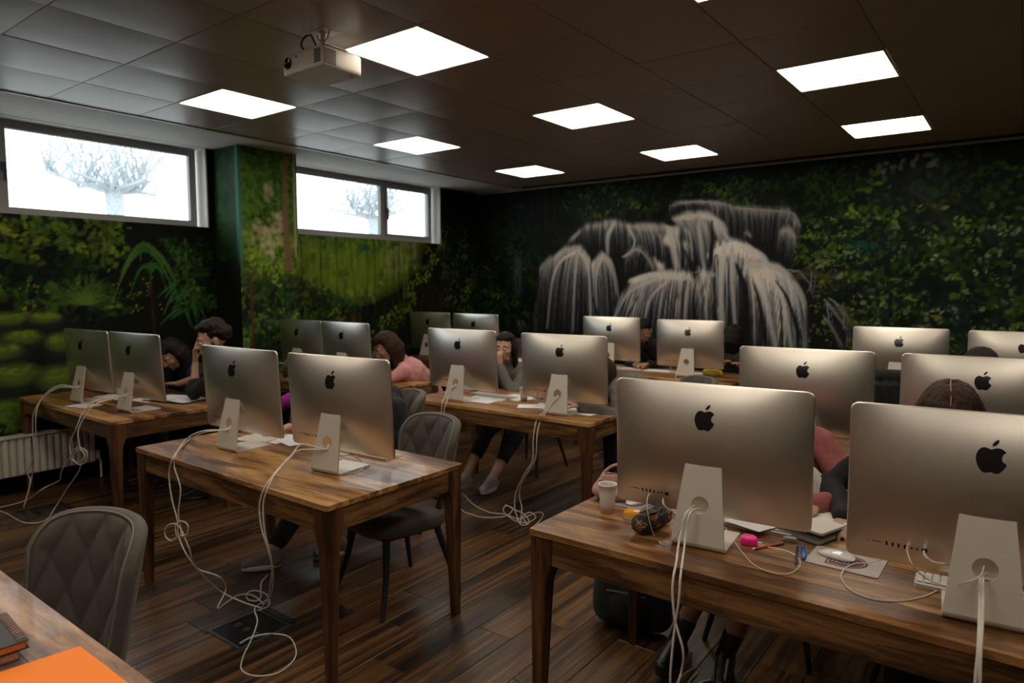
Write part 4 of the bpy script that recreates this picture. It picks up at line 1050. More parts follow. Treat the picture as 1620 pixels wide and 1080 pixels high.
MACS = [
 ('C1', (-.975, -.690), 4, 'computer nearest the radiator and the window wall'),
 ('C2', (-.311, -.645), 4, 'computer in front of the bearded man, left of the open notebook'),
 ('A1', (1.257, -.815), 3, 'left computer on the near middle table, cables hanging over the table edge'),
 ('A2', (2.005, -.775), 6, 'right computer on the near middle table, left of the empty quilted chair'),
 ('E1', (-.92, 1.12), 0, 'dark-looking computer below the painted clearing, left one of its pair'),
 ('E2', (-.251, 1.105), 0, 'bluish-lit computer left of the woman in the pink sweater'),
 ('G1', (-1.22, 3.18), 1, 'dim computer in the far left corner, left one of its pair'),
 ('G2', (-.465, 3.14), 2, 'computer in the far left corner, right one of its pair'),
 ('D1', (1.195, 1.01), 2, 'left computer on the centre table'),
 ('D2', (2.085, 1.02), 4, 'right computer on the centre table, behind the tangle of cables'),
 ('F1', (1.12, 3.43), 2, 'computer in front of the waterfall, left of the man in black'),
 ('F2', (2.025, 3.30), 2, 'computer in front of the waterfall, beside the yellow pouch'),
 ('B1', (3.705, -.607), 5, 'large near computer at the right with the pink case beside its stand'),
 ('B2', (4.470, -.655), 5, 'nearest computer, cut off by the right edge, mouse on the mat at its left'),
 ('H1', (3.63, .915), 5, 'computer directly behind the two nearest ones, left one of its pair'),
 ('H2', (4.385, .985), 4, 'computer behind the parted brown hair at the right edge'),
 ('I1', (3.765, 3.19), 3, 'computer against the leafy painted wall, left one of its pair'),
 ('I2', (4.53, 3.165), 1, 'farthest right computer, cut off by the edge against the leafy painted wall')]
for k, (x, y), a, lab in MACS:
    lab = 'aluminium ' + lab; loc = (x, y, TT)
    if first_mac[0]:
        first_mac[0] = False; MACP.location = loc; MACP.rotation_euler.z = R(a); MACP['label'] = lab
    else: dup(MACP, loc, R(a), lab)
# ============================================================ PEOPLE
def skinmat(name, col): 
    if name in MATS: return MATS[name]
    m, N, L, b = newmat(name); mp = mapping(N, L); n = noise_node(N, L, 26, 3, mp.outputs[0])
    r = ramp(N, L, n.outputs['Fac'], [(.3, tuple(c * .88 for c in col)), (.7, tuple(min(1, c * 1.1) for c in col))])
    L.new(r.outputs[0], b.inputs['Base Color']); b.inputs['Roughness'].default_value = .48
    b.inputs['Subsurface Weight'].default_value = .12; b.inputs['Subsurface Scale'].default_value = .02
    MATS[name] = m; return m
def hairmat(name, col):
    if name in MATS: return MATS[name]
    m, N, L, b = newmat(name); mp = mapping(N, L, (60, 60, 7)); n = noise_node(N, L, 3, 4, mp.outputs[0], .5)
    r = ramp(N, L, n.outputs['Fac'], [(.35, tuple(c * .45 for c in col)), (.65, tuple(c * 1.5 for c in col))])
    L.new(r.outputs[0], b.inputs['Base Color']); b.inputs['Roughness'].default_value = .6; b.inputs['Specular IOR Level'].default_value = .2
    bump(N, L, b, n.outputs['Fac'], .5, .004); MATS[name] = m; return m
SKIN = skinmat('light_skin', (.46, .26, .17)); SKIN2 = skinmat('tan_skin', (.36, .19, .115))
HB = hairmat('dark_brown_hair', (.011, .006, .004)); HM = hairmat('brown_hair', (.034, .015, .008)); HK = hairmat('black_hair', (.005, .004, .0035))
EYEW = simple('eye_white', (.65, .62, .6), .2); EYEB = simple('dark_iris', (.02, .012, .008), .1)
def cloth(n, c, sheen=.03): return simple(n, c, .85, 0, .14, 55, .25, .3, sheen)
BLK = cloth('black_knit', (.012, .012, .013)); DENIM = cloth('dark_denim', (.022, .024, .030)); PINKS = cloth('pink_sweater', (.55, .26, .27))
GREYS = cloth('grey_sweater', (.135, .130, .115)); MAG = cloth('magenta_shirt', (.30, .012, .27)); MAUVE = cloth('mauve_hoodie', (.24, .070, .070))
CAMO = cloth('grey_patterned_jacket', (.12, .11, .095)); OLIVE = cloth('dark_olive_jacket', (.035, .040, .022)); BROWNR = cloth('reddish_brown_top', (.16, .07, .055))
SOLE = simple('pale_rubber', (.42, .40, .37), .6); CANV = cloth('white_canvas_shoe', (.36, .34, .32)); SNEAK = cloth('taupe_sneaker', (.16, .13, .11)); BOOT = simple('black_boot_leather', (.010, .010, .010), .35)

def hand(P, wrist, dirv, palm, side, curl=.5, s=1.0, spread=.10):
    """palm, four fingers of unequal length with two bends, thumb from the palm's side"""
    W = Vector(wrist); d = Vector(dirv).normalized(); n = Vector(palm); n = (n - d * n.dot(d)).normalized()   # n: out of the palm
    x = d.cross(n) * side
    pc = W + d * .045 * s
    for k in range(4):
        o = (k - 1.5) * .0195 * s
        P.append(('c', W + x * o * .55 + d * .005, W + d * .082 * s + x * o, .0135 * s, .0105 * s))
    for k, ln in enumerate((.070, .078, .073, .057)):
        o = (k - 1.5) * .0215 * s
        b0 = W + d * .085 * s + x * o
        a1 = curl * .55; a2 = curl * 1.25
        dd = (d + x * (k - 1.5) * spread).normalized()
        d1 = (dd * math.cos(a1) + n * math.sin(a1)); d2 = (dd * math.cos(a1 + a2) + n * math.sin(a1 + a2)); d3 = (dd * math.cos(a1 + a2 * 1.7) + n * math.sin(a1 + a2 * 1.7))
        p1 = b0 + d1 * ln * .48 * s; p2 = p1 + d2 * ln * .32 * s; p3 = p2 + d3 * ln * .22 * s
        P += [('c', b0, p1, .0092 * s, .0082 * s), ('c', p1, p2, .0082 * s, .0074 * s), ('c', p2, p3, .0074 * s, .0066 * s)]
    t0 = W + d * .022 * s - x * .028 * s * 1.0
    t1 = t0 + (d * .75 - x * .65 + n * .25).normalized() * .036 * s; t2 = t1 + (d * .95 - x * .15 + n * .35 * (1 + curl)).normalized() * .032 * s
    P += [('c', W + d * .01 * s, t0, .014 * s, .0125 * s), ('c', t0, t1, .0120 * s, .0100 * s), ('c', t1, t2, .0098 * s, .0080 * s)]

def headframe(c, yaw, pitch, roll=0, s=1.0):
    """yaw 0 looks towards -y; positive turns towards +x; pitch down positive"""
    return Matrix.Translation(Vector(c)) @ Matrix.Rotation(R(yaw), 4, 'Z') @ Matrix.Rotation(R(pitch), 4, 'X') @ Matrix.Rotation(R(roll), 4, 'Y') @ Matrix.Scale(s, 4)
def head_prims(M, s=1.0, fem=False):
    R3 = M.to_3x3().normalized(); q = lambda x, y, z: M @ Vector((x, y, z))
    E = lambda c, r: ('e', q(*c), tuple(k * s for k in r), R3)
    C = lambda a, b_, r0, r1: ('c', q(*a), q(*b_), r0 * s, r1 * s)
    P = [E((0, .012, .035), (.074, .095, .082)), E((0, -.030, -.015), (.062, .062, .085)), E((0, -.038, -.060), (.046 if fem else .050, .050, .042)),
         C((-.030, -.045, -.078), (.030, -.045, -.078), .022, .022), C((0, -.072, -.095), (0, -.074, -.090), .015, .016),
         C((-.040, -.072, .030), (.040, -.072, .030), .014, .014), C((0, -.088, .022), (0, -.110, -.020), .008, .0135), C((-.010, -.100, -.024), (.010, -.100, -.024), .0085, .0085),
         C((-.016, -.088, -.050), (.016, -.088, -.050), .0075, .0075), C((-.013, -.086, -.060), (.013, -.086, -.060), .008, .008),
         E((-.043, -.058, -.018), (.020, .022, .020)), E((.043, -.058, -.018), (.020, .022, .020))]
    for sx in (-1, 1):
        P += [E((sx * .073, .010, -.004), (.010, .018, .030)), E((sx * .079, .014, .010), (.006, .014, .016))]
    return P
def scalp(M, s, style, rd):
    q = lambda x, y, z: M @ Vector((x, y, z)); P = []
    R3 = M.to_3x3().normalized()
    P.append(('e', q(0, .022, .048), (.080 * s, .093 * s, .082 * s), R3))
    n = 170; rad = {'curly': (.014, .024), 'short': (.010, .013), 'long': (.014, .018), 'parted': (.015, .017)}[style]
    for k in range(n):
        z = 1 - 1.55 * (k + .5) / n; a = k * 2.39996; r_ = math.sqrt(max(0, 1 - z * z)); x, y = r_ * math.cos(a), r_ * math.sin(a)
        if y < -.15 and z < .52: continue           # the face stays free
        if y < .25 and z < .05 and abs(x) > .3 and style in ('short', 'curly'): continue
        if z < -.35 and style in ('short', 'curly'): continue
        if style == 'parted' and abs(x) < .06 and z > .2: continue
        bump_ = 1.0 + (rd.uniform(-.02, .12) if style == 'curly' else 0 if style == 'parted' else rd.uniform(-.01, .03))
        P.append(('e', q(.078 * x * bump_, .012 + .098 * y * bump_, .040 + .090 * z * bump_), (rd.uniform(*rad) * s,) * 3, R3))
    return P
def long_hair(M, s, chest, n=26, rd=None, L=.30, front_side=1.0, width=1.0):
    """locks that leave the crown, pass behind the ears and hang to the shoulders under their own weight"""
    P = []
    for k in range(n):
        a = R(-12 + 204 * k / (n - 1))            # around the back, from one temple to the other
        x, y = math.cos(a), math.sin(a)
        p = [M @ Vector((.070 * x, .012 + .085 * y, .070)), M @ Vector((.086 * x * width, .012 + .104 * y, .005)), M @ Vector((.084 * x * width, .016 + .104 * y, -.06))]
        g = p[-1]
        for j in range(1, 5):
            t = j / 4; tgt = Vector((g.x * (1 - t * .25) + chest.x * t * .25, g.y * (1 - t * .25) + chest.y * t * .25, g.z - L * t + rd.uniform(-.01, .01)))
            p.append(tgt)
        rr = [.013, .020, .021, .020, .018, .014, .008]
        for j in range(len(p) - 1): P.append(('c', p[j], p[j + 1], rr[j] * s, rr[j + 1] * s))
    return P
def ik(a, b, l1, l2, hint):
    a, b = Vector(a), Vector(b); d = b - a; D = min(d.length, (l1 + l2) * .999); dn = d.normalized()
    x = (l1 * l1 - l2 * l2 + D * D) / (2 * D); h = math.sqrt(max(1e-6, l1 * l1 - x * x))
    hv = Vector(hint); hv = (hv - dn * hv.dot(dn)).normalized()
    return a + dn * x + hv * h, a + dn * D
def person(label, hip, head, yaw=0, pitch=20, body=0, hands=None, hdir=None, sleeve=1.0, shirt=BLK, pants=DENIM, skin=SKIN, hair=HB, style='short',
           hs=1.0, vox=.008, feet=None, shoe=None, pant_to=1.0, seed=1, lock=.30, eyes=True, beard=False, elbow=None, curl=.5, roll=0, palms=None, bulk=1.0, group=None, fold=.006, shoulder_z=0.0):
    rd = random.Random(seed); O = Vector((hip[0], hip[1], 0))
    t = thing('person', O, label, 'person')
    Lw = lambda p: Vector(p) - O
    fw = Vector((math.sin(R(body)), -math.cos(R(body)), 0)); rt = Vector((fw.y, -fw.x, 0))      # rt = the person's right hand side seen from above
    H = Lw(head); Mh = headframe(H, yaw, pitch, roll, hs)
    pel = Vector((0, 0, .575)); chin = Mh @ Vector((0, .045, -.105))
    nb = chin + Vector((0, 0, -.050)) - fw * .035; nb.z += shoulder_z
    mid = (pel + nb) / 2 - fw * .035
    chest = mid.lerp(nb, .45) - fw * .01
    sh = {1: nb + rt * .165 - Vector((0, 0, .050)), -1: nb - rt * .165 - Vector((0, 0, .050))}
    body_p, shirt_p = [], []
    def both(a, b_, r0, r1, g=.010): body_p.append(('c', a, b_, r0 - (.014 if r0 > .045 else .003), r1 - (.014 if r1 > .045 else .003))); shirt_p.append(('c', a, b_, r0 + g, r1 + g))
    B_ = bulk
    for sx in (-1, 1):
        both(pel + rt * sx * .065, mid + rt * sx * .062, .118 * B_, .100 * B_, .014)
        both(mid + rt * sx * .062, chest + rt * sx * .075, .100 * B_, .105 * B_, .014)
        both(chest + rt * sx * .075, nb + rt * sx * .10 - Vector((0, 0, .065)), .100 * B_, .062, .010)
        both(nb + rt * sx * .05 - Vector((0, 0, .03)), sh[sx], .046, .052)
    body_p.append(('c', nb - Vector((0, 0, .03)), chin + Vector((0, 0, .015)), .056, .052))
    shirt_p.append(('c', nb - Vector((0, 0, .05)), nb + (chin - nb) * .28, .082, .064))
    shirt_p.append(('c', nb - Vector((0, 0, .05)) - fw * .02, nb + (chin - nb) * .38 - fw * .022, .075, .055))
    wr = {}
    if hands is None: hands = {}
    for sx in (-1, 1):
        tgt = hands.get(sx); 
        tgt = Lw(tgt) if tgt is not None else pel + fw * .42 + rt * sx * .12 + Vector((0, 0, .235))
        hint = Vector((0, 0, -1)) + rt * sx * .6 - fw * .2
        if elbow and sx in elbow: hint = Vector(elbow[sx])
        el, w_ = ik(sh[sx], tgt, .285, .255, hint)
        wr[sx] = w_
        both(sh[sx], el, .048, .038, .011)
        body_p.append(('c', el, w_, .037, .024))
        if sleeve > 0:
            e2 = el.lerp(w_, sleeve); shirt_p.append(('c', el, e2, .049, .049 - .012 * sleeve)); shirt_p.append(('e', el, (.05, .05, .05), None))
        d = (hdir or {}).get(sx); d = Vector(d) if d is not None else (w_ - el).normalized()
        pl = Vector((palms or {}).get(sx, (0, 0, -1)))
        hand(body_p, w_ + d * .01, d, pl, sx, curl if not isinstance(curl, dict) else curl.get(sx, .5), 1.0)
    pants_p = []
    for sx in (-1, 1):
        hp = pel + rt * sx * .085 - Vector((0, 0, .02))
        ft = Lw(feet[sx]) if feet and sx in feet else Vector((0, 0, .085)) + fw * .42 + rt * sx * .12
        kn, ank = ik(hp, ft, .43, .42, Vector((0, 0, 1)) + fw * .8)
        kn.z = min(kn.z, .545)
        body_p += [('c', hp, kn, .078, .052), ('c', kn, kn.lerp(ank, .35), .052, .050), ('c', kn.lerp(ank, .35), ank, .050, .034)]
        pants_p += [('c', hp, kn, .090, .066)]
        if pant_to > 0:
            q = kn.lerp(ank, pant_to); pants_p.append(('c', kn, q, .066, .066 - .014 * pant_to))
        fd = Vector((fw.x, fw.y, 0)); fd = (fd + rt * sx * .15).normalized()
        body_p += [('c', ank, ank + fd * .11 - Vector((0, 0, .045)), .032, .022)]
        so = shoe if shoe is not None else BOOT
        top = [('c', ank + Vector((0, 0, -.01)), ank - fd * .02 - Vector((0, 0, .045)), .043, .040), ('c', ank - fd * .02 - Vector((0, 0, .045)), ank + fd * .13 - Vector((0, 0, .052)), .040, .033), ('c', ank + fd * .03 - Vector((0, 0, .015)), ank + fd * .10 - Vector((0, 0, .042)), .036, .034)]
        if so is BOOT: top.append(('c', ank.lerp(kn, .22), ank, .043, .040))
        so_o = organic('shoe', top, so, t, .007, 2, .5)
        for v in so_o.data.vertices: v.co.z = max(v.co.z, ank.z - .076)
        b = MB(); n_ = 20
        for zz, g in ((ank.z - .085, .97), (ank.z - .083, 1.0), (ank.z - .066, 1.0)): pass
        side = fd.cross(Vector((0, 0, 1))); ring = lambda z, g: [tuple(ank + fd * (.055 + .105 * g * math.cos(2 * math.pi * k / n_)) + side * (.043 * g * math.sin(2 * math.pi * k / n_)) + Vector((0, 0, z))) for k in range(n_)]
        b.ring_loft([ring(-.085, .96), ring(-.082, 1), ring(-.064, 1), ring(-.060, .94)]).build('sole', SOLE if so is not BOOT else BOOT, so_o)
    for sx in (-1, 1): pants_p.append(('c', pel + rt * sx * .03, pel + rt * sx * .09 - Vector((0, 0, .01)), .115 * B_, .105 * B_))
    body_p += head_prims(Mh, hs)
    organic('body', body_p, skin, t, vox, 2, .6)
    organic('shirt', shirt_p, shirt, t, max(vox, .009), 3, .5, folds(fold, 13))
    organic('trousers', pants_p, pants, t, .012, 3, .5, folds(.005, 11))
    hp = scalp(Mh, hs, style, rd)
    if style == 'curly':
        if beard:
            for k in range(26):
                a = R(-62 + 124 * k / 25); hp.append(('e', Mh @ Vector((.058 * math.sin(a), -.030 - .050 * math.cos(a), -.068 - .020 * math.cos(a * 1.4))), (.014 * hs,) * 3, None))
                if abs(a) > .5: hp.append(('e', Mh @ Vector((.064 * math.sin(a), -.018 - .048 * math.cos(a), -.040)), (.012 * hs,) * 3, None))
                if abs(a) > .9: hp.append(('e', Mh @ Vector((.068 * math.sin(a), -.012, -.015)), (.011 * hs,) * 3, None))
            hp.append(('c', Mh @ Vector((-.024, -.096, -.041)), Mh @ Vector((.024, -.096, -.041)), .0065 * hs, .0065 * hs))
    if style in ('long', 'parted'): hp += long_hair(Mh, hs, chest, 26, rd, lock)
    organic('hair', hp, hair, t, .0065, 2 if style == 'curly' else 3, .5)
    if style == 'parted':
        pts = []
        for k in range(9):
            a = R(-38 + 95 * k / 8); pts.append(Mh @ Vector((.002 * math.sin(k), .012 - .1105 * math.cos(a + R(30)) * -1 * -1 if False else .018 - .1045 * math.cos(R(62) + (a + R(38))), .046 + .0955 * math.sin(R(62) + (a + R(38))))))
        MB().tube(pts, [.0006] + [.0013 * hs] * 7 + [.0006], 6).build('parting', skin, t)
    if eyes:
        for sx in (-1, 1):
            b = MB(); c = Mh @ Vector((sx * .030, -.0745, .006))
            bm = []; ellipsoid(bm, c, (.0125 * hs,) * 3, None, 12); me = acc_mesh(bm, 'eye')
            me.materials.append(EYEW); e = bpy.data.objects.new('eye', me); COL.objects.link(e); e.parent = t
            bm = []; ellipsoid(bm, Mh @ Vector((sx * .030, -.0805, .004)), (.0078 * hs,) * 3, None, 10); me = acc_mesh(bm, 'iris')
            me.materials.append(EYEB); i_ = bpy.data.objects.new('iris', me); COL.objects.link(i_); i_.parent = e
            MB().tube([Mh @ Vector((sx * .014, -.087, .029)), Mh @ Vector((sx * .030, -.087, .034)), Mh @ Vector((sx * .046, -.078, .029))], [.0028 * hs, .0042 * hs, .002 * hs], 6).build('eyebrow', hair, t)
    return t, Mh, wr, O

# bearded man in profile
t, Mh, wr, O = person('bearded man with dark curly hair in black, hand held to his nose', (-.15, .20), (-.30, -.09, 1.19), yaw=-20, pitch=12, body=-45,
    hands={-1: (-.455, -.145, 1.02), 1: (-.93, -.14, .79)}, hdir={-1: (-.05, .0, 1), 1: (-1, -.15, -.02)}, palms={-1: (.55, .6, .1), 1: (0, 0, -1)}, sleeve=.28, shirt=BLK, hair=HB, style='curly', hs=1.13,
    vox=.0055, beard=True, skin=SKIN, curl={-1: 1.0, 1: .35}, seed=4, elbow={-1: (.1, -.5, -1), 1: (.2, -.3, -.6)})
w_ = wr[-1]
b = MB(); b.ring_loft([[tuple(w_ + Vector(((r_) * math.cos(2 * math.pi * k / 20), (r_) * math.sin(2 * math.pi * k / 20), z - .035))) for k in range(20)] for r_, z in ((.028, -.011), (.031, -.010), (.031, .010), (.028, .011))])
wt = b.build('wristwatch', BLK, t); MB().lathe([(.001, 0), (.016, 0), (.0165, .003), (.015, .005), (.001, .005)], 20).xf(Matrix.Translation(w_ + Vector((-.012, -.030, -.035))) @ Matrix.Rotation(R(90), 4, 'X')).build('watch_face', simple('blue_watch_glass', (.05, .08, .22), .15), wt)
# dark-haired person bent over beside him
person('dark-haired person in black bent low over the table beside the bearded man', (-1.02, .20), (-1.10, .0, 1.03), yaw=8, pitch=42, body=0, shirt=BLK, hair=HK, style='long', skin=SKIN2, lock=.16, seed=5,
       hands={1: (-1.25, -.26, .79), -1: (-.92, -.24, .79)})
# magenta sleeve
person('person in a magenta top, mostly hidden behind the two near middle computers', (1.13, .06), (.865, -.14, 1.035), yaw=-10, pitch=50, body=-25, shirt=MAG, hair=HM, style='long', lock=.14, sleeve=.35,
       hands={1: (.735, -.36, .785), -1: (1.15, -.45, .785)}, hdir={1: (.75, -.6, 0), -1: (-.3, -1, 0)}, elbow={1: (-1, .15, -.2)}, feet={1: (1.17, -.60, .09), -1: (1.32, -.24, .09)}, shoe=SNEAK, pants=DENIM, seed=6, pant_to=.82)
# pink sweater
person('woman with long brown hair in a pink sweater leaning on the table', (.0, 1.86), (-.06, 1.42, 1.045), yaw=-30, pitch=34, body=-38, shirt=PINKS, hair=HM, style='long', lock=.20, hs=1.06, seed=7,
       hands={-1: (-.22, 1.22, .80), 1: (-.32, 1.36, .80)}, bulk=1.15, fold=.008, shoulder_z=-.04, hdir={-1: (-.9, .1, .1), 1: (-.8, -.2, .1)}, elbow={-1: (.8, -.6, -.6)})
# grey sweater, face visible
person('dark-haired woman in a grey sweater looking up, hand at her mouth', (1.12, 1.93), (1.045, 1.74, 1.075), yaw=18, pitch=4, body=0, shirt=GREYS, hair=HB, style='parted', lock=.20, seed=8,
       hands={-1: (1.10, 1.60, .935), 1: (.98, 1.42, .79)}, hdir={-1: (-.25, .05, 1), 1: (.3, -.9, 0)}, palms={-1: (-.2, 1, .1), 1: (0, 0, -1)}, curl={-1: 1.2, 1: .4}, feet={1: (1.02, 1.26, .085), -1: (1.35, 1.12, .085)}, shoe=CANV, pants=BLK, pant_to=.5,
       elbow={-1: (.6, -.3, -1)})
# patterned jacket
person('person with long brown hair in a grey patterned jacket bent over the centre table', (2.50, 1.85), (2.09, 1.46, .985), yaw=-35, pitch=50, body=-52, shirt=CAMO, hair=HM, style='long', lock=.26, seed=9,
       hands={-1: (2.18, 1.12, .79), 1: (1.9, 1.3, .79)}, bulk=1.2, fold=.012, elbow={-1: (.7, -.4, -.5)}, shoulder_z=.02)
# man in black in front of the waterfall
person('man with short black hair in black looking down at his hands before the waterfall', (1.36, 4.05), (1.30, 3.83, 1.12), yaw=12, pitch=34, body=4, shirt=BLK, hair=HK, style='short', skin=SKIN2, seed=10,
       hands={1: (1.33, 3.60, .80), -1: (1.47, 3.62, .80)}, hdir={1: (.6, -.6, 0), -1: (-.6, -.6, 0)}, sleeve=.95)
person('person in a dark olive jacket at the right end of the waterfall table', (2.32, 4.05), (2.24, 3.88, 1.08), yaw=165, pitch=15, body=0, shirt=OLIVE, hair=HK, style='long', lock=.15, seed=11, bulk=1.1)
person('dark-haired person in a reddish brown top in the far left corner', (-.70, 4.08), (-.76, 3.84, .985), yaw=20, pitch=35, body=0, shirt=BROWNR, hair=HK, style='long', lock=.15, seed=12)
# mauve hoodie, head hidden behind the large computer
person('person in a mauve hoodie, head hidden behind the large near computer', (3.76, .36), (3.72, .04, 1.04), yaw=0, pitch=30, body=5, shirt=MAUVE, hair=HB, style='long', lock=.15, seed=13, bulk=1.22, fold=.016, shoulder_z=.075,
       hands={-1: (3.95, -.16, .80), 1: (3.5, -.2, .79)}, feet={1: (3.43, -.17, .12), -1: (3.61, -.10, .09)}, shoe=BOOT, pants=BLK, pant_to=.15, skin=SKIN2, elbow={-1: (1, .2, -.7)})
# parted brown hair, looking down
person('person in black looking down, parted brown hair showing over the nearest computer', (4.36, .28), (4.335, -.03, 1.145), yaw=4, pitch=52, body=0, shirt=BLK, hair=HM, style='parted', lock=.26, seed=14, hs=1.02,
       hands={1: (4.05, -.20, .79), -1: (4.55, -.25, .79)}, elbow={1: (-1, .2, -.6)}, bulk=1.1)
person('person whose dark hair just shows over the second right-hand computer', (4.37, 2.05), (4.34, 1.86, 1.115), yaw=0, pitch=25, body=0, shirt=BLK, hair=HB, style='long', lock=.2, seed=15)
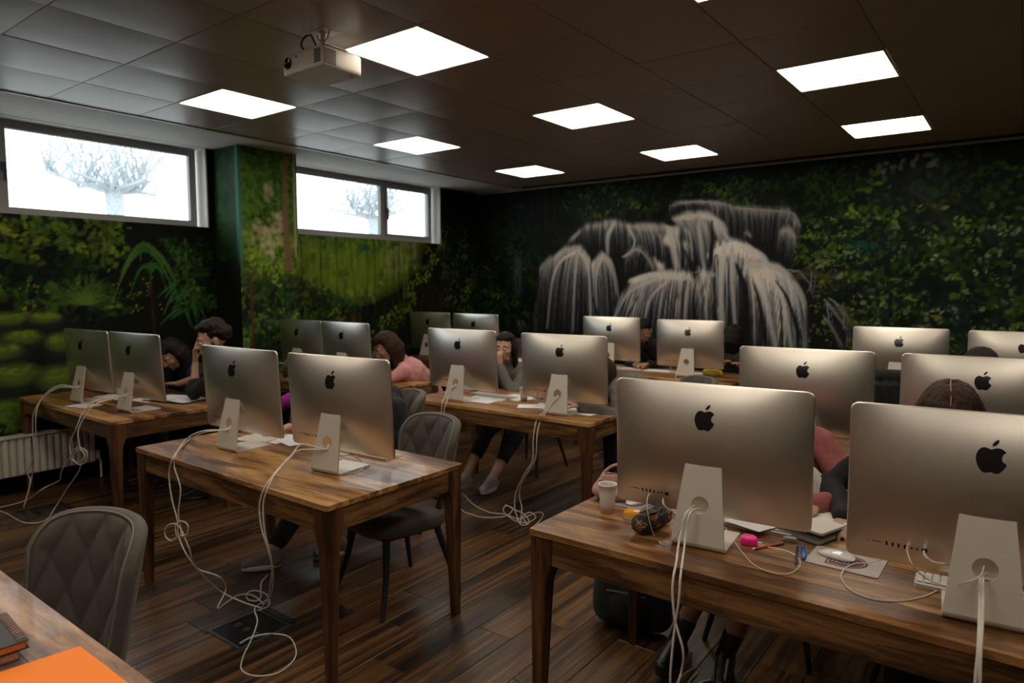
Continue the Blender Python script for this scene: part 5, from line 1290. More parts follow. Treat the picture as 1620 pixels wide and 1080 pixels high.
# ============================================================ CABLES
CAB = {'A1': [(0.0035, [(1.146, -0.86, 0.874), (1.204, -0.98, 0.855), (0.887, -0.901, 0.757), (1.257, -1.165, 0.782), (1.213, -1.175, 0.689), (1.228, -1.175, 0.565), (1.275, -1.175, 0.464), (1.271, -1.17, 0.382), (1.343, -1.17, 0.304), (1.334, -1.1, 0.189), (1.264, -0.96, 0.02), (1.466, -0.958, 0.02), (1.564, -0.919, 0.004)]), (0.0035, [(1.101, -0.86, 0.858), (1.186, -0.98, 0.859), (0.858, -0.9, 0.76), (1.26, -1.16, 0.788), (1.256, -1.17, 0.727), (1.309, -1.17, 0.626), (1.281, -1.17, 0.511), (1.283, -1.165, 0.431), (1.36, -1.165, 0.338), (1.326, -1.12, 0.219), (1.419, -1.05, 0.171), (1.348, -0.98, 0.061), (1.396, -1.053, 0.004), (1.344, -0.92, 0.004), (1.454, -0.898, 0.03), (1.549, -0.895, 0.01)])], 'A1k': [(0.0035, [(1.277, -1.17, 0.383), (1.198, -1.17, 0.34), (1.135, -1.17, 0.351), (1.152, -1.17, 0.401), (1.231, -1.17, 0.434), (1.292, -1.17, 0.425), (1.302, -1.17, 0.389), (1.358, -1.17, 0.414), (1.362, -1.17, 0.459), (1.295, -1.17, 0.46), (1.243, -1.17, 0.424), (1.252, -1.17, 0.378)])], 'A2': [(0.0035, [(1.89, -0.84, 0.902), (1.905, -0.9, 0.877), (1.97, -1.0, 0.857), (2.012, -1.1, 0.82), (2.016, -1.165, 0.762), (1.978, -1.17, 0.68), (1.986, -1.17, 0.586), (2.012, -1.16, 0.492), (1.947, -1.1, 0.372), (1.772, -1.0, 0.202), (1.564, -0.884, 0.01)]), (0.0035, [(1.87, -0.84, 0.887), (1.913, -0.92, 0.855), (1.979, -1.02, 0.845), (2.023, -1.12, 0.808), (2.034, -1.165, 0.758), (2.006, -1.17, 0.686), (2.009, -1.17, 0.577), (2.022, -1.155, 0.466), (1.955, -1.1, 0.346), (1.781, -1.0, 0.173), (1.568, -0.915, 0.01)])], 'A2f': [(0.0035, [(1.515, -0.852, 0.01), (1.544, -0.942, 0.004), (1.669, -1.007, 0.004), (1.803, -1.124, 0.004), (1.896, -1.218, 0.004), (1.987, -1.282, 0.004), (2.075, -1.273, 0.004), (2.128, -1.205, 0.004), (2.101, -1.113, 0.004), (2.034, -1.05, 0.004), (1.916, -1.004, 0.004), (1.827, -1.036, 0.004), (1.782, -1.105, 0.004), (1.787, -1.17, 0.004)]), (0.0035, [(1.301, -0.711, 0.03), (1.405, -0.816, 0.05), (1.503, -0.887, 0.02), (1.442, -0.909, 0.004), (1.377, -0.887, 0.004), (1.383, -0.862, 0.02), (1.446, -0.85, 0.03), (1.503, -0.844, 0.02), (1.6, -0.9, 0.02), (1.577, -0.942, 0.004)])], 'A2s': [(0.002, [(1.933, -0.74, 0.752), (2.075, -0.798, 0.752), (2.118, -0.779, 0.752), (2.086, -0.696, 0.752), (1.973, -0.607, 0.752), (1.888, -0.579, 0.752), (1.881, -0.521, 0.752)])], 'D2': [(0.0035, [(2.048, 1.0, 0.814), (2.034, 0.93, 0.789), (2.007, 0.86, 0.745), (2.004, 0.82, 0.689), (2.003, 0.8, 0.587), (1.998, 0.8, 0.46), (1.917, 0.82, 0.349), (1.826, 0.85, 0.204), (1.815, 0.85, 0.092), (1.872, 0.824, 0.01)]), (0.0035, [(2.038, 1.0, 0.8), (2.031, 0.92, 0.773), (2.029, 0.85, 0.729), (2.033, 0.8, 0.633), (2.024, 0.8, 0.485), (1.959, 0.82, 0.386), (1.882, 0.84, 0.282), (1.846, 0.86, 0.183), (1.867, 0.86, 0.1), (1.893, 0.809, 0.01)])], 'D2f': [(0.0035, [(1.171, 1.065, 0.004), (1.374, 0.937, 0.004), (1.572, 0.876, 0.004), (1.686, 0.912, 0.004), (1.818, 0.897, 0.004), (1.841, 1.077, 0.004), (1.899, 1.071, 0.004), (1.965, 0.914, 0.004), (1.993, 0.786, 0.004)]), (0.0035, [(1.429, 0.769, 0.004), (1.603, 0.768, 0.004), (1.71, 0.881, 0.004), (1.702, 0.979, 0.03), (1.607, 1.014, 0.02), (1.683, 0.901, 0.02), (1.816, 0.849, 0.004), (1.907, 0.87, 0.004), (1.894, 0.986, 0.004), (1.805, 1.05, 0.004), (1.808, 0.954, 0.004), (1.935, 0.831, 0.004)]), (0.0035, [(1.571, 1.061, 0.01), (1.693, 1.013, 0.01), (1.803, 0.977, 0.01), (1.927, 0.864, 0.01), (1.915, 0.795, 0.01), (1.814, 0.873, 0.01)])], 'D2u': [(0.002, [(1.869, 1.02, 0.872), (1.881, 0.98, 0.834), (1.798, 1.137, 0.755), (1.797, 1.233, 0.755), (1.68, 1.491, 0.755), (2.025, 1.02, 0.809)]), (0.002, [(1.916, 1.02, 0.876), (1.923, 0.98, 0.839), (1.803, 1.138, 0.76)])], 'D1': [(0.0035, [(1.09, 1.0, 0.849), (1.128, 0.93, 0.823), (1.17, 0.85, 0.781), (1.177, 0.815, 0.726), (1.165, 0.81, 0.469), (1.143, 0.85, 0.173), (1.183, 1.051, 0.01)]), (0.0035, [(1.09, 1.0, 0.84), (1.163, 0.92, 0.809), (1.207, 0.83, 0.75), (1.206, 0.81, 0.684), (1.199, 0.82, 0.378), (1.17, 0.86, 0.08), (1.44, 0.756, 0.01)])], 'D1s': [(0.002, [(1.214, 1.097, 0.752), (1.398, 1.059, 0.752), (1.454, 1.101, 0.752), (1.304, 1.236, 0.752), (1.176, 1.215, 0.752)])], 'C1': [(0.0035, [(-0.926, -0.78, 0.912), (-1.012, -0.86, 0.886), (-1.111, -0.93, 0.812), (-1.203, -0.97, 0.683), (-1.247, -0.97, 0.56), (-1.252, -0.97, 0.371), (-1.4, -0.95, 0.15), (-1.171, -1.077, 0.01)]), (0.0035, [(-0.949, -0.78, 0.906), (-1.021, -0.87, 0.868), (-1.134, -0.94, 0.779), (-1.137, -0.98, 0.669), (-1.199, -0.97, 0.473), (-1.315, -0.97, 0.289), (-1.439, -0.96, 0.194), (-1.398, -0.96, 0.128), (-1.247, -1.045, 0.01)])], 'C2': [(0.0035, [(-0.279, -0.82, 0.908), (-0.329, -0.88, 0.852), (-0.383, -0.95, 0.773), (-0.399, -0.99, 0.672), (-0.518, -0.99, 0.55), (-0.519, -0.99, 0.464), (-0.64, -0.98, 0.399), (-0.727, -0.98, 0.319), (-1.007, -0.9, 0.193), (-0.855, -1.046, 0.2), (-1.15, -1.073, 0.06), (-1.294, -1.186, 0.01)]), (0.0035, [(-0.31, -0.82, 0.893), (-0.31, -0.9, 0.828), (-0.34, -0.96, 0.75), (-0.371, -0.99, 0.655), (-0.355, -0.99, 0.552), (-0.318, -0.98, 0.505), (-0.387, -0.98, 0.427), (-0.463, -0.97, 0.361), (-0.682, -0.971, 0.2), (-0.815, -0.997, 0.06), (-0.728, -1.09, 0.01), (-0.78, -1.191, 0.01), (-1.111, -1.201, 0.01), (-1.195, -1.214, 0.01)])], 'C2k': [(0.0035, [(-0.434, -0.985, 0.433), (-0.524, -0.985, 0.449), (-0.485, -0.985, 0.511), (-0.359, -0.985, 0.546), (-0.262, -0.985, 0.531), (-0.28, -0.985, 0.47), (-0.394, -0.985, 0.427), (-0.483, -0.985, 0.447), (-0.455, -0.985, 0.502), (-0.351, -0.985, 0.531), (-0.296, -0.985, 0.493), (-0.391, -0.985, 0.448)])], 'E1': [(0.0035, [(-1.09, 1.1, 0.914), (-1.108, 1.0, 0.867), (-1.002, 0.86, 0.811), (-0.939, 0.8, 0.647)])], 'F2': [(0.0035, [(1.992, 3.35, 0.95), (1.973, 3.25, 0.879), (1.989, 3.1, 0.794), (2.001, 3.05, 0.637)]), (0.002, [(1.818, 3.4, 0.855), (1.815, 3.35, 0.798), (1.832, 3.359, 0.755)])], 'B1': [(0.0038, [(3.702, -0.7, 0.901), (3.697, -0.745, 0.887), (3.688, -0.76, 0.838), (3.693, -0.8, 0.789), (3.709, -0.85, 0.759), (3.715, -0.885, 0.723), (3.718, -0.895, 0.669), (3.727, -0.89, 0.59), (3.753, -0.89, 0.509), (3.738, -0.86, 0.43), (3.723, -0.86, 0.364), (3.678, -0.8, 0.211)]), (0.0038, [(3.708, -0.7, 0.898), (3.708, -0.745, 0.885), (3.702, -0.76, 0.831), (3.712, -0.8, 0.784), (3.727, -0.85, 0.754), (3.737, -0.885, 0.723), (3.738, -0.895, 0.664), (3.726, -0.89, 0.58), (3.717, -0.89, 0.477), (3.706, -0.87, 0.363), (3.691, -0.8, 0.195)])], 'B1u': [(0.0018, [(3.525, -0.655, 0.89), (3.537, -0.7, 0.886), (3.55, -0.72, 0.839), (3.543, -0.659, 0.752), (3.606, -0.726, 0.752), (3.62, -0.701, 0.752), (3.679, -0.77, 0.818), (3.697, -0.76, 0.875), (3.704, -0.71, 0.9)])], 'B1e': [(0.003, [(3.574, -0.655, 0.881), (3.595, -0.7, 0.882), (3.606, -0.7, 0.869), (3.622, -0.68, 0.856), (3.663, -0.65, 0.863)])], 'B1l': [(0.0018, [(3.592, -0.417, 0.8), (3.687, -0.488, 0.79), (3.726, -0.461, 0.752), (3.819, -0.607, 0.752), (3.903, -0.713, 0.752), (3.966, -0.735, 0.752), (4.004, -0.711, 0.752), (4.015, -0.641, 0.752), (3.993, -0.573, 0.752), (3.945, -0.539, 0.752), (3.86, -0.543, 0.752)])], 'B1f': [(0.0038, [(3.521, -0.438, 0.004), (3.478, -0.291, 0.004), (3.477, -0.186, 0.004), (3.498, -0.124, 0.004), (3.515, -0.146, 0.004), (3.514, -0.248, 0.004), (3.552, -0.366, 0.004)]), (0.0038, [(3.569, -0.353, 0.004), (3.549, -0.238, 0.004), (3.577, -0.173, 0.004), (3.636, -0.157, 0.004), (3.716, -0.243, 0.004)])], 'B2': [(0.004, [(4.471, -0.72, 0.902), (4.469, -0.78, 0.886), (4.47, -0.8, 0.846), (4.473, -0.84, 0.799), (4.475, -0.885, 0.749), (4.474, -0.9, 0.663), (4.479, -0.88, 0.482), (4.495, -0.85, 0.278)]), (0.004, [(4.475, -0.72, 0.9), (4.473, -0.78, 0.884), (4.477, -0.8, 0.848), (4.479, -0.84, 0.801), (4.48, -0.885, 0.751), (4.483, -0.9, 0.667), (4.491, -0.88, 0.487), (4.505, -0.85, 0.283)])], 'B2u': [(0.0018, [(4.298, -0.665, 0.892), (4.305, -0.72, 0.891), (4.324, -0.74, 0.863), (4.348, -0.637, 0.8), (4.392, -0.626, 0.79), (4.441, -0.8, 0.876), (4.468, -0.78, 0.893), (4.473, -0.72, 0.899)])], 'B2e': [(0.003, [(4.336, -0.665, 0.89), (4.345, -0.71, 0.889), (4.367, -0.71, 0.877), (4.407, -0.68, 0.872), (4.446, -0.65, 0.872)])], 'B2m': [(0.0018, [(4.214, -0.504, 0.778), (4.181, -0.511, 0.762), (4.147, -0.542, 0.762), (4.13, -0.598, 0.757), (4.137, -0.661, 0.752), (4.178, -0.727, 0.752), (4.243, -0.741, 0.752), (4.298, -0.704, 0.752), (4.343, -0.637, 0.752), (4.373, -0.556, 0.752), (4.404, -0.466, 0.752)])]}
k_group = {'A1': 'from the left near middle computer', 'A2': 'from the right near middle computer', 'A2f': 'on the floor by the open floor box', 'D2': 'from the right centre-table computer', 'D2f': 'on the floor under the centre table', 'D2u': 'at the foot of the right centre-table computer', 'D1': 'behind the empty quilted chair', 'C1': 'from the computer nearest the radiator', 'C2': 'from the computer by the open notebook', 'F2': 'before the waterfall', 'B1': 'from the large near computer', 'B1f': 'on the floor at the bottom edge', 'B2': 'from the nearest computer'}

CLAB = {'A1': 'white cable hanging from the left near middle computer over the table edge', 'A1k': 'small loop of white cable knotted in mid-air below the left near middle computer',
 'A2': 'white cable hanging from the right near middle computer down to the floor box', 'A2f': 'white cable coiled loosely on the floor by the open floor box', 'A2s': 'thin white lead curling beside the stand of the right near middle computer',
 'D2': 'white cable hanging from the right centre-table computer', 'D2f': 'white cable tangled on the floor under the centre table', 'D2u': 'thin white lead at the foot of the right centre-table computer',
 'D1': 'white cable hanging behind the empty quilted chair', 'D1s': 'thin white lead lying by the papers on the centre table', 'C1': 'white cable arching off the computer nearest the radiator', 'C2': 'white cable arching off the computer left of the open notebook',
 'C2k': 'coil of white cable knotted beside the radiator', 'E1': 'white cable arching behind the left near middle computer', 'F2': 'white cable hanging at the table before the waterfall',
 'B1': 'thick white cable hanging from the stand hole of the large near computer', 'B1u': 'thin white lead looping from a port of the large near computer', 'B1e': 'short thick white network lead of the large near computer',
 'B1l': 'thin white charging lead running to the pink case', 'B1f': 'white cable looped on the floor at the bottom edge under the near right table', 'B2': 'thick white cable hanging from the stand hole of the nearest computer',
 'B2u': 'thin white lead looping from a port of the nearest computer', 'B2e': 'short thick white network lead of the nearest computer', 'B2m': 'thin white mouse lead looping in front of the mouse mat'}
MACPOS = {k: (xy, a) for k, xy, a, _ in MACS}
for k, lst in CAB.items():
    if k in MACPOS:                  # strands start inside the stand's cable hole
        (hx_, hy_), ha = MACPOS[k]
        for n_, (r, pts) in enumerate(lst):
            hp_ = Matrix.Rotation(R(ha), 4, 'Z') @ Vector((.004 - .008 * (n_ % 2), -.058, .128)); nz = pts[0]
            if k == 'F2' and n_ == 1: continue
            pts[0] = (hx_ + hp_.x, hy_ + hp_.y, TT + hp_.z)
            if k in ('B1', 'B2'): continue
            hp2 = Matrix.Rotation(R(ha), 4, 'Z') @ Vector((.004 - .008 * (n_ % 2), -.082, .112)); pts.insert(1, (hx_ + hp2.x, hy_ + hp2.y, TT + hp2.z))
    for n_, (r, pts) in enumerate(lst):
        o = MB().tube(catmull(pts, 6), r, 7).build('white_cable', M_CABLE)
        lab = CLAB[k] + ('' if len(lst) == 1 else (', inner', ', outer', ', third')[n_ % 3])
        tag(o, lab, 'cable', None if len(lst) == 1 else 'white cables ' + k_group[k])

# ============================================================ SMALL THINGS ON AND UNDER THE TABLES
Z = TT
def slab(name, quad, z0, z1, mat, label, cat, bevel=0, parent=None):
    c = (sum(p[0] for p in quad) / 4, sum(p[1] for p in quad) / 4)
    b = MB(); b.ring_loft([[(x - c[0], y - c[1], 0) for x, y in quad], [(x - c[0], y - c[1], z1 - z0) for x, y in quad]], True, True, 0, False)
    o = b.build(name, mat, parent, bevel, loc=(c[0], c[1], z0)); 
    if label: tag(o, label, cat)
    return o
def rquad(cx, cy, w_, d, rz):
    c, s = math.cos(R(rz)), math.sin(R(rz))
    return [(cx + x * c - y * s, cy + x * s + y * c) for x, y in ((-w_ / 2, -d / 2), (w_ / 2, -d / 2), (w_ / 2, d / 2), (-w_ / 2, d / 2))]

# --- keyboards
M_KEY = simple('white_key', (.66, .65, .63), .4, var=.03)
def kb_proto():
    t = thing('keyboard', (0, 0, 0), '', 'keyboard', group='thin aluminium keyboards')
    b = MB(); b.ring_loft([[(x, y, 0) for x, y in rrect(.418, .114, .008, 4)], [(x, y, .004 + (.008 if y > 0 else 0)) for x, y in rrect(.418, .114, .008, 4)]], True, True, 0, False)
    b.build('keyboard_body', M_STAND, t)
    km = MB(); s = .0074
    km.ring_loft([[(x, y, 0) for x, y in rrect(.0162, .0158, .0015, 1)], [(x * .95, y * .95, .0022) for x, y in rrect(.0162, .0158, .0015, 1)]], True, True, 0, False)
    kme = km.mesh('key'); kme.materials.append(M_KEY); n = 0
    for r_ in range(5):
        for c_ in range(21):
            if r_ == 0 and 4 <= c_ <= 8: continue
            o = bpy.data.objects.new('key', kme); COL.objects.link(o); o.parent = t
            y = -.0445 + r_ * .0192 + .0; o.location = (-.196 + c_ * .0196, y, .0048 + .0078 * (y + .057) / .114 + .002)
            o.rotation_euler.x = .075
    o = MB().ring_loft([[(x, y, 0) for x, y in rrect(.0935, .0158, .0015, 1, -.0785, -.0445)], [(x, y, .0022) for x, y in rrect(.0925, .015, .0015, 1, -.0785, -.0445)]], True, True, 0, False).build('space_bar', M_KEY, t, loc=(0, 0, .0085))
    return t
KB = kb_proto()
KB.location = (3.72, -.365, Z); KB.rotation_euler.z = R(183); KB['label'] = 'thin white keyboard showing beside the stand of the large near computer'
dup(KB, (4.515, -.515, Z), R(183), 'thin white keyboard sticking out left of the stand of the nearest computer')
dup(KB, (1.86, -.50, Z), R(184), 'thin white keyboard end showing right of the near middle computer')
dup(KB, (1.27, 1.30, Z), R(178), 'thin white keyboard behind the left centre-table computer')
# --- mice
def mouse_proto():
    t = thing('computer_mouse', (0, 0, 0), '', 'mouse', group='white computer mice')
    def f(u, v):
        a = 2 * math.pi * u; r_ = math.sin(v * math.pi / 2) ; n = 2.6
        c, s = math.cos(a), math.sin(a); x = math.copysign(abs(c) ** (2 / n), c) * .056 * r_; y = math.copysign(abs(s) ** (2 / n), s) * .0285 * r_
        z = .0055 + .0155 * (1 - (x / .0565) ** 2) ** .8 * (1 - .35 * (y / .0285) ** 2) if v < .999 else .0055
        return (x, y, z)
    MB().grid(f, 40, 14, closeu=True).build('top_shell', simple('glossy_white_shell', (.74, .73, .72), .06, coat=.5, var=.02), t)
    MB().ring_loft([[(math.copysign(abs(math.cos(a)) ** .77, math.cos(a)) * .0555 * g, math.copysign(abs(math.sin(a)) ** .77, math.sin(a)) * .028 * g, z) for a in [2 * math.pi * k / 40 for k in range(40)]] for z, g in ((0, .90), (.003, .98), (.0058, 1))]).build('base', M_STAND, t)
    return t
MS = mouse_proto()
MS.location = (4.088, -.495, Z + .003); MS.rotation_euler.z = R(-12); MS['label'] = 'glossy white mouse on the mat with the dark red emblem'
dup(MS, (3.345, -.385, Z + .003), R(75), 'white mouse on the grey mat behind the paper cup and tissue packet')
dup(MS, (1.66, -.535, Z + .003), R(15), 'white mouse behind the stand of the right near middle computer')
# --- mouse mat with the dark red emblem
t = thing('mouse_mat', (4.118, -.505, Z), 'light grey mouse mat with a dark red arched emblem', 'mouse mat', R(-1))
M_MAT = simple('pale_grey_mat', (.40, .36, .34), .75, var=.05); M_MATB = simple('black_rubber', (.012, .012, .012), .8); M_RED = simple('dark_red_print', (.10, .018, .035), .7); M_PRW = simple('white_print', (.42, .38, .36), .7)
MB().prism(rrect(.206, .168, .008, 4), 0, .0018).build('rubber_base', M_MATB, t); MB().prism(rrect(.206, .168, .008, 4), .0018, .003).build('mat_face', M_MAT, t)
def arch(r, w_, h, n=14):      # a D-shaped shield, curved side to +x
    return [(-h, -w_)] + [(0 + r * math.sin(R(a)), -w_ * math.cos(R(a))) for a in [180 * k / n for k in range(n + 1)]] + [(-h, w_)]
e = MB().prism([(x + .0, y - .004) for x, y in arch(.062, .056, .050)], .003, .0033).build('emblem', M_RED, t)
def strip(pts, w_, z0, z1, b):
    for i in range(len(pts) - 1):
        p, q = Vector((*pts[i], 0)), Vector((*pts[i + 1], 0)); d = (q - p); n = Vector((-d.y, d.x, 0)).normalized() * w_ / 2; d = d.normalized() * w_ * .3
        b.ring_loft([[tuple(v + Vector((0, 0, z))) for v in (p - d - n, q + d - n, q + d + n, p - d + n)] for z in (z0, z1)], True, True, 0, False)
b = MB(); strip([(x * .86 + .0, y * .84 - .004) for x, y in arch(.062, .056, .050)] + [(-.043, -.051)], .003, .0033, .0035, b)
strip([(-.034, -.030), (.012, -.030), (.012, .022), (-.034, .022), (-.034, -.030)], .005, .0033, .0035, b); strip([(-.022, -.030), (-.022, .022)], .004, .0033, .0035, b); strip([(.0, -.030), (.0, .022)], .004, .0033, .0035, b)
b.build('emblem_lines', M_PRW, e)
slab('mouse_mat', rquad(3.335, -.375, .17, .17, 8), Z, Z + .003, simple('grey_blue_mat', (.28, .26, .29), .8), 'grey mouse mat under the mouse behind the paper cup', 'mouse mat')
slab('mouse_mat', rquad(1.72, -.53, .20, .17, 6), Z, Z + .003, simple('pale_mat', (.50, .48, .46), .8), 'pale mouse mat behind the stand of the right near middle computer', 'mouse mat')
# --- plastic cup
def cup(x, y, h, r0, r1, lab, m):
    b = MB(); n = 32; rings = []
    prof = [(r0 * .9, .003), (r0, .0), (r0 + (r1 - r0) * .3, h * .3), (r0 + (r1 - r0) * .32 + .0008, h * .32), (r0 + (r1 - r0) * .68, h * .68), (r1 * .985, h * .95), (r1 * 1.045, h * .965), (r1 * 1.06, h * .985), (r1 * 1.03, h), (r1 * .98, h * .99), (r1 * .95, h * .93), (r0 + (r1 - r0) * .3 - .001, h * .3), (r0 * .93, .005), (.001, .005)]
    b.lathe(prof, n); o = b.build('plastic_cup', m); o.location = (x, y, Z); tag(o, lab, 'cup'); return o
M_CUP = simple('white_cup_plastic', (.66, .62, .57), .35, var=.02)
cup(3.302, -.552, .112, .0235, .0345, 'white plastic cup in front of the pink handbag', M_CUP)
cup(1.585, 1.27, .10, .024, .033, 'white cup between the two centre-table computers', M_CUP)
cup(.87, -.56, .05, .022, .030, 'small white cup left of the papers on the near middle table', M_CUP)
# --- pink handbag
M_PINKL = simple('pink_leather', (.50, .25, .215), .55, var=.06, nscale=25, bmp=.15)
t = thing('handbag', (3.262, -.395, Z), 'small pink handbag with a short handle behind the white plastic cup', 'handbag', R(18))
P = [('e', (0, 0, .030), (.105, .050, .030), None), ('c', (-.062, 0, .035), (.062, 0, .035), .036, .036), ('c', (-.045, 0, .085), (.050, 0, .085), .024, .024), ('c', (-.055, 0, .06), (.06, 0, .06), .032, .032)]
o = organic('bag_body', P, M_PINKL, t, .006, 4, .7, folds(.005, 22))
for v in o.data.vertices: v.co.z = max(v.co.z, .001)
MB().tube(catmull([(-.062, 0, .078), (-.055, 0, .108), (-.010, .0, .142), (.055, 0, .138), (.078, 0, .10)], 6), .006, 8).build('handle', M_PINKL, t)
MB().lathe([(.001, 0), (.008, 0), (.009, .003), (.006, .005), (.001, .005)], 14).xf(Matrix.Translation((-.062, -.026, .080)) @ Matrix.Rotation(R(90), 4, 'X')).build('ring', simple('dull_steel', (.3, .28, .26), .35, .9), t)
MB().tube(catmull([(-.05, -.012, .108), (0, -.014, .112), (.05, -.012, .108)], 4), .0022, 5).build('zip', M_PIPE, t)
# --- tissue packet
t = thing('tissue_packet', (3.418, -.548, Z), 'small yellow and orange tissue packet beside the flowered pencil case', 'tissues', R(12))
M_YEL = simple('yellow_film', (.80, .36, .02), .25, var=.12, nscale=60); M_TIS = simple('soft_tissue', (.60, .55, .48), .8)
b = MB(); b.ring_loft([[(x, y, z) for x, y in rrect(.078 * g, .052 * g, .006, 3)] for z, g in ((.0, .94), (.003, 1), (.018, 1.01), (.020, 1.0))]); b.build('tissue_stack', M_TIS, t)
b = MB(); b.ring_loft([[(x, y, z) for x, y in rrect(.080 * g, .054 * g, .006, 3)] for z, g in ((.012, 1.0), (.026, 1.0), (.029, .94), (.0295, .5))]); wr_ = b.build('wrapper', M_YEL, t)
MB().prism(rrect(.028, .016, .004, 3, .008, .0), .0293, .0299).build('white_label', M_PAPER, t); 
MB().prism(rrect(.050, .006, .002, 2, .0, -.019), .0285, .0297).build('printed_band', simple('orange_print', (.55, .10, .01), .4), t)
# --- flowered pencil case
def floral():
    m, N, L, b = newmat('floral_fabric'); mp = mapping(N, L, (1, 1, 1), False)
    v = N.new('ShaderNodeTexVoronoi'); v.inputs['Scale'].default_value = 42; L.new(mp.outputs[0], v.inputs['Vector'])
    v2 = N.new('ShaderNodeTexVoronoi'); v2.inputs['Scale'].default_value = 130; L.new(mp.outputs[0], v2.inputs['Vector'])
    r1 = ramp(N, L, v.outputs['Color'], [(.15, (.22, .035, .02)), (.32, (.012, .012, .02)), (.5, (.42, .16, .07)), (.62, (.06, .09, .02)), (.75, (.06, .03, .11)), (.9, (.34, .20, .11))]); r1.color_ramp.interpolation = 'CONSTANT'
    r2 = ramp(N, L, v2.outputs['Distance'], [(.25, (1.5, 1.35, 1.1)), (.5, (.22, .20, .18))])
    mx = N.new('ShaderNodeMix'); mx.data_type = 'RGBA'; mx.blend_type = 'MULTIPLY'; mx.inputs[0].default_value = 1
    L.new(r1.outputs[0], mx.inputs[6]); L.new(r2.outputs[0], mx.inputs[7]); L.new(mx.outputs[2], b.inputs['Base Color']); b.inputs['Roughness'].default_value = .75; return m
M_FLOR = floral(); M_LINING = simple('dark_green_lining', (.02, .05, .02), .8)
t = thing('pencil_case', (3.510, -.605, Z), 'flowered fabric pencil case standing open beside the stand', 'pencil case', R(-6))
n = 26; rings = []
for k in range(15):
    f = k / 14; y = -.105 + .21 * f; g = (1 - abs(2 * f - 1) ** 6) ** .5 if 0 < f < 1 else .05
    g = max(g, .12); rr = []
    for j in range(n):
        a = 2 * math.pi * j / n; c, s = math.cos(a), math.sin(a)
        op = .016 * math.exp(-((f - .45) / .22) ** 2) if s > .6 else 0
        rr.append((.036 * g * math.copysign(abs(c) ** .8, c) + .003 * math.sin(9 * f), y, .036 + .036 * g * math.copysign(abs(s) ** .8, s) - op + .0015 * math.sin(13 * f + 3 * a)))
    rings.append(rr)
MB().ring_loft(rings).build('case_body', M_FLOR, t)
MB().grid(lambda u, v: (.019 * math.cos(math.pi * 2 * u) * v - .004, -.012 + .058 * math.sin(2 * math.pi * u) * v, .0655 - .004 * v + .004 * math.cos(4 * math.pi * u) * v), 24, 4, closeu=True).build('lining', M_LINING, t)
for sx in (-1, 1): MB().tube(catmull([(-.002, -.085, .068), (sx * .022 - .002, -.03, .069), (sx * .022 - .002, .02, .070), (-.002, .075, .071)], 5), .0022, 6).build('zip', M_PIPE, t)
# --- pink case, stylus, eraser, pens
M_PK = simple('hot_pink_silicone', (.80, .012, .22), .32, var=.03)
t = thing('earphone_case', (3.832, -.548, Z), 'bright pink rounded case plugged to a thin white lead', 'case', R(15))
b = MB(); b.ring_loft([[(x, y, z) for x, y in rrect(.058 * g, .046 * g, .0219 * g, 6)] for z, g in ((.0, .72), (.003, .88), (.008, .98), (.014, 1), (.021, .97), (.027, .86), (.0305, .66), (.032, .4))]).build('silicone_shell', M_PK, t)
MB().prism(rrect(.020, .0045, .002, 3, -.006, .006), .0312, .0326).build('hinge_slot', simple('pale_plate', (.6, .4, .42), .3), t)
MB().tube([(.028, -.004, .012), (.040, -.004, .012)], .0028, 8).build('plug', M_WHITEPL, t)
def pen(name, p, q, r, mat, lab, tip=None, cat='pen'):
    p, q = Vector(p), Vector(q); d = (q - p); o = p
    t = thing(name, p, lab, cat)
    MB().tube([(0, 0, 0), tuple(d * .03), tuple(d * .97), tuple(d)], [r * .6, r, r, r * .7], 10).build('barrel', mat, t)
    MB().tube([tuple(d), tuple(d * 1.06), tuple(d * 1.09)], [r * .75, r * .4, r * .12], 8).build('tip', tip or M_BLACK, t)
    MB().box(tuple(d * .22 + Vector((0, 0, r * 1.15))), (.0025, .0025, .0012)).build('clip', tip or M_BLACK, t); return t
pen('pencil', (3.925, -.475, Z + .0045), (3.862, -.585, Z + .0045), .0042, simple('red_lacquer', (.36, .06, .02), .35), 'orange-red pencil lying beside the pink case', M_WHITEPL, 'pencil')
pen('ballpoint_pen', (3.985, -.480, Z + .006), (4.012, -.575, Z + .006), .0065, simple('blue_pen', (.02, .11, .48), .25), 'thick blue pen left of the mouse mat')
pen('ballpoint_pen', (3.968, -.478, Z + .0045), (4.000, -.625, Z + .0045), .0040, simple('navy_pen', (.012, .018, .045), .25), 'thin dark pen beside the blue pen')
t = tag(MB().ring_loft([[(x, y, z) for x, y in rrect(.044 * g, .024 * g, .0085, 5)] for z, g in ((.0, .88), (.004, 1), (.010, 1), (.014, .82))]).build('eraser', simple('grey_green_eraser', (.30, .29, .22), .6)), 'small rounded grey eraser between the pencil and the blue pen', 'eraser'); t.location = (3.934, -.438, Z); t.rotation_euler.z = R(15)
# --- papers and pads under the large computer
slab('paper_sheet', [(3.705, -.425), (3.838, -.462), (3.88, -.36), (3.72, -.32)], Z + .018, Z + .0188, M_PAPER, 'white sheet of paper lying on the keyboard behind the large near computer', 'paper')
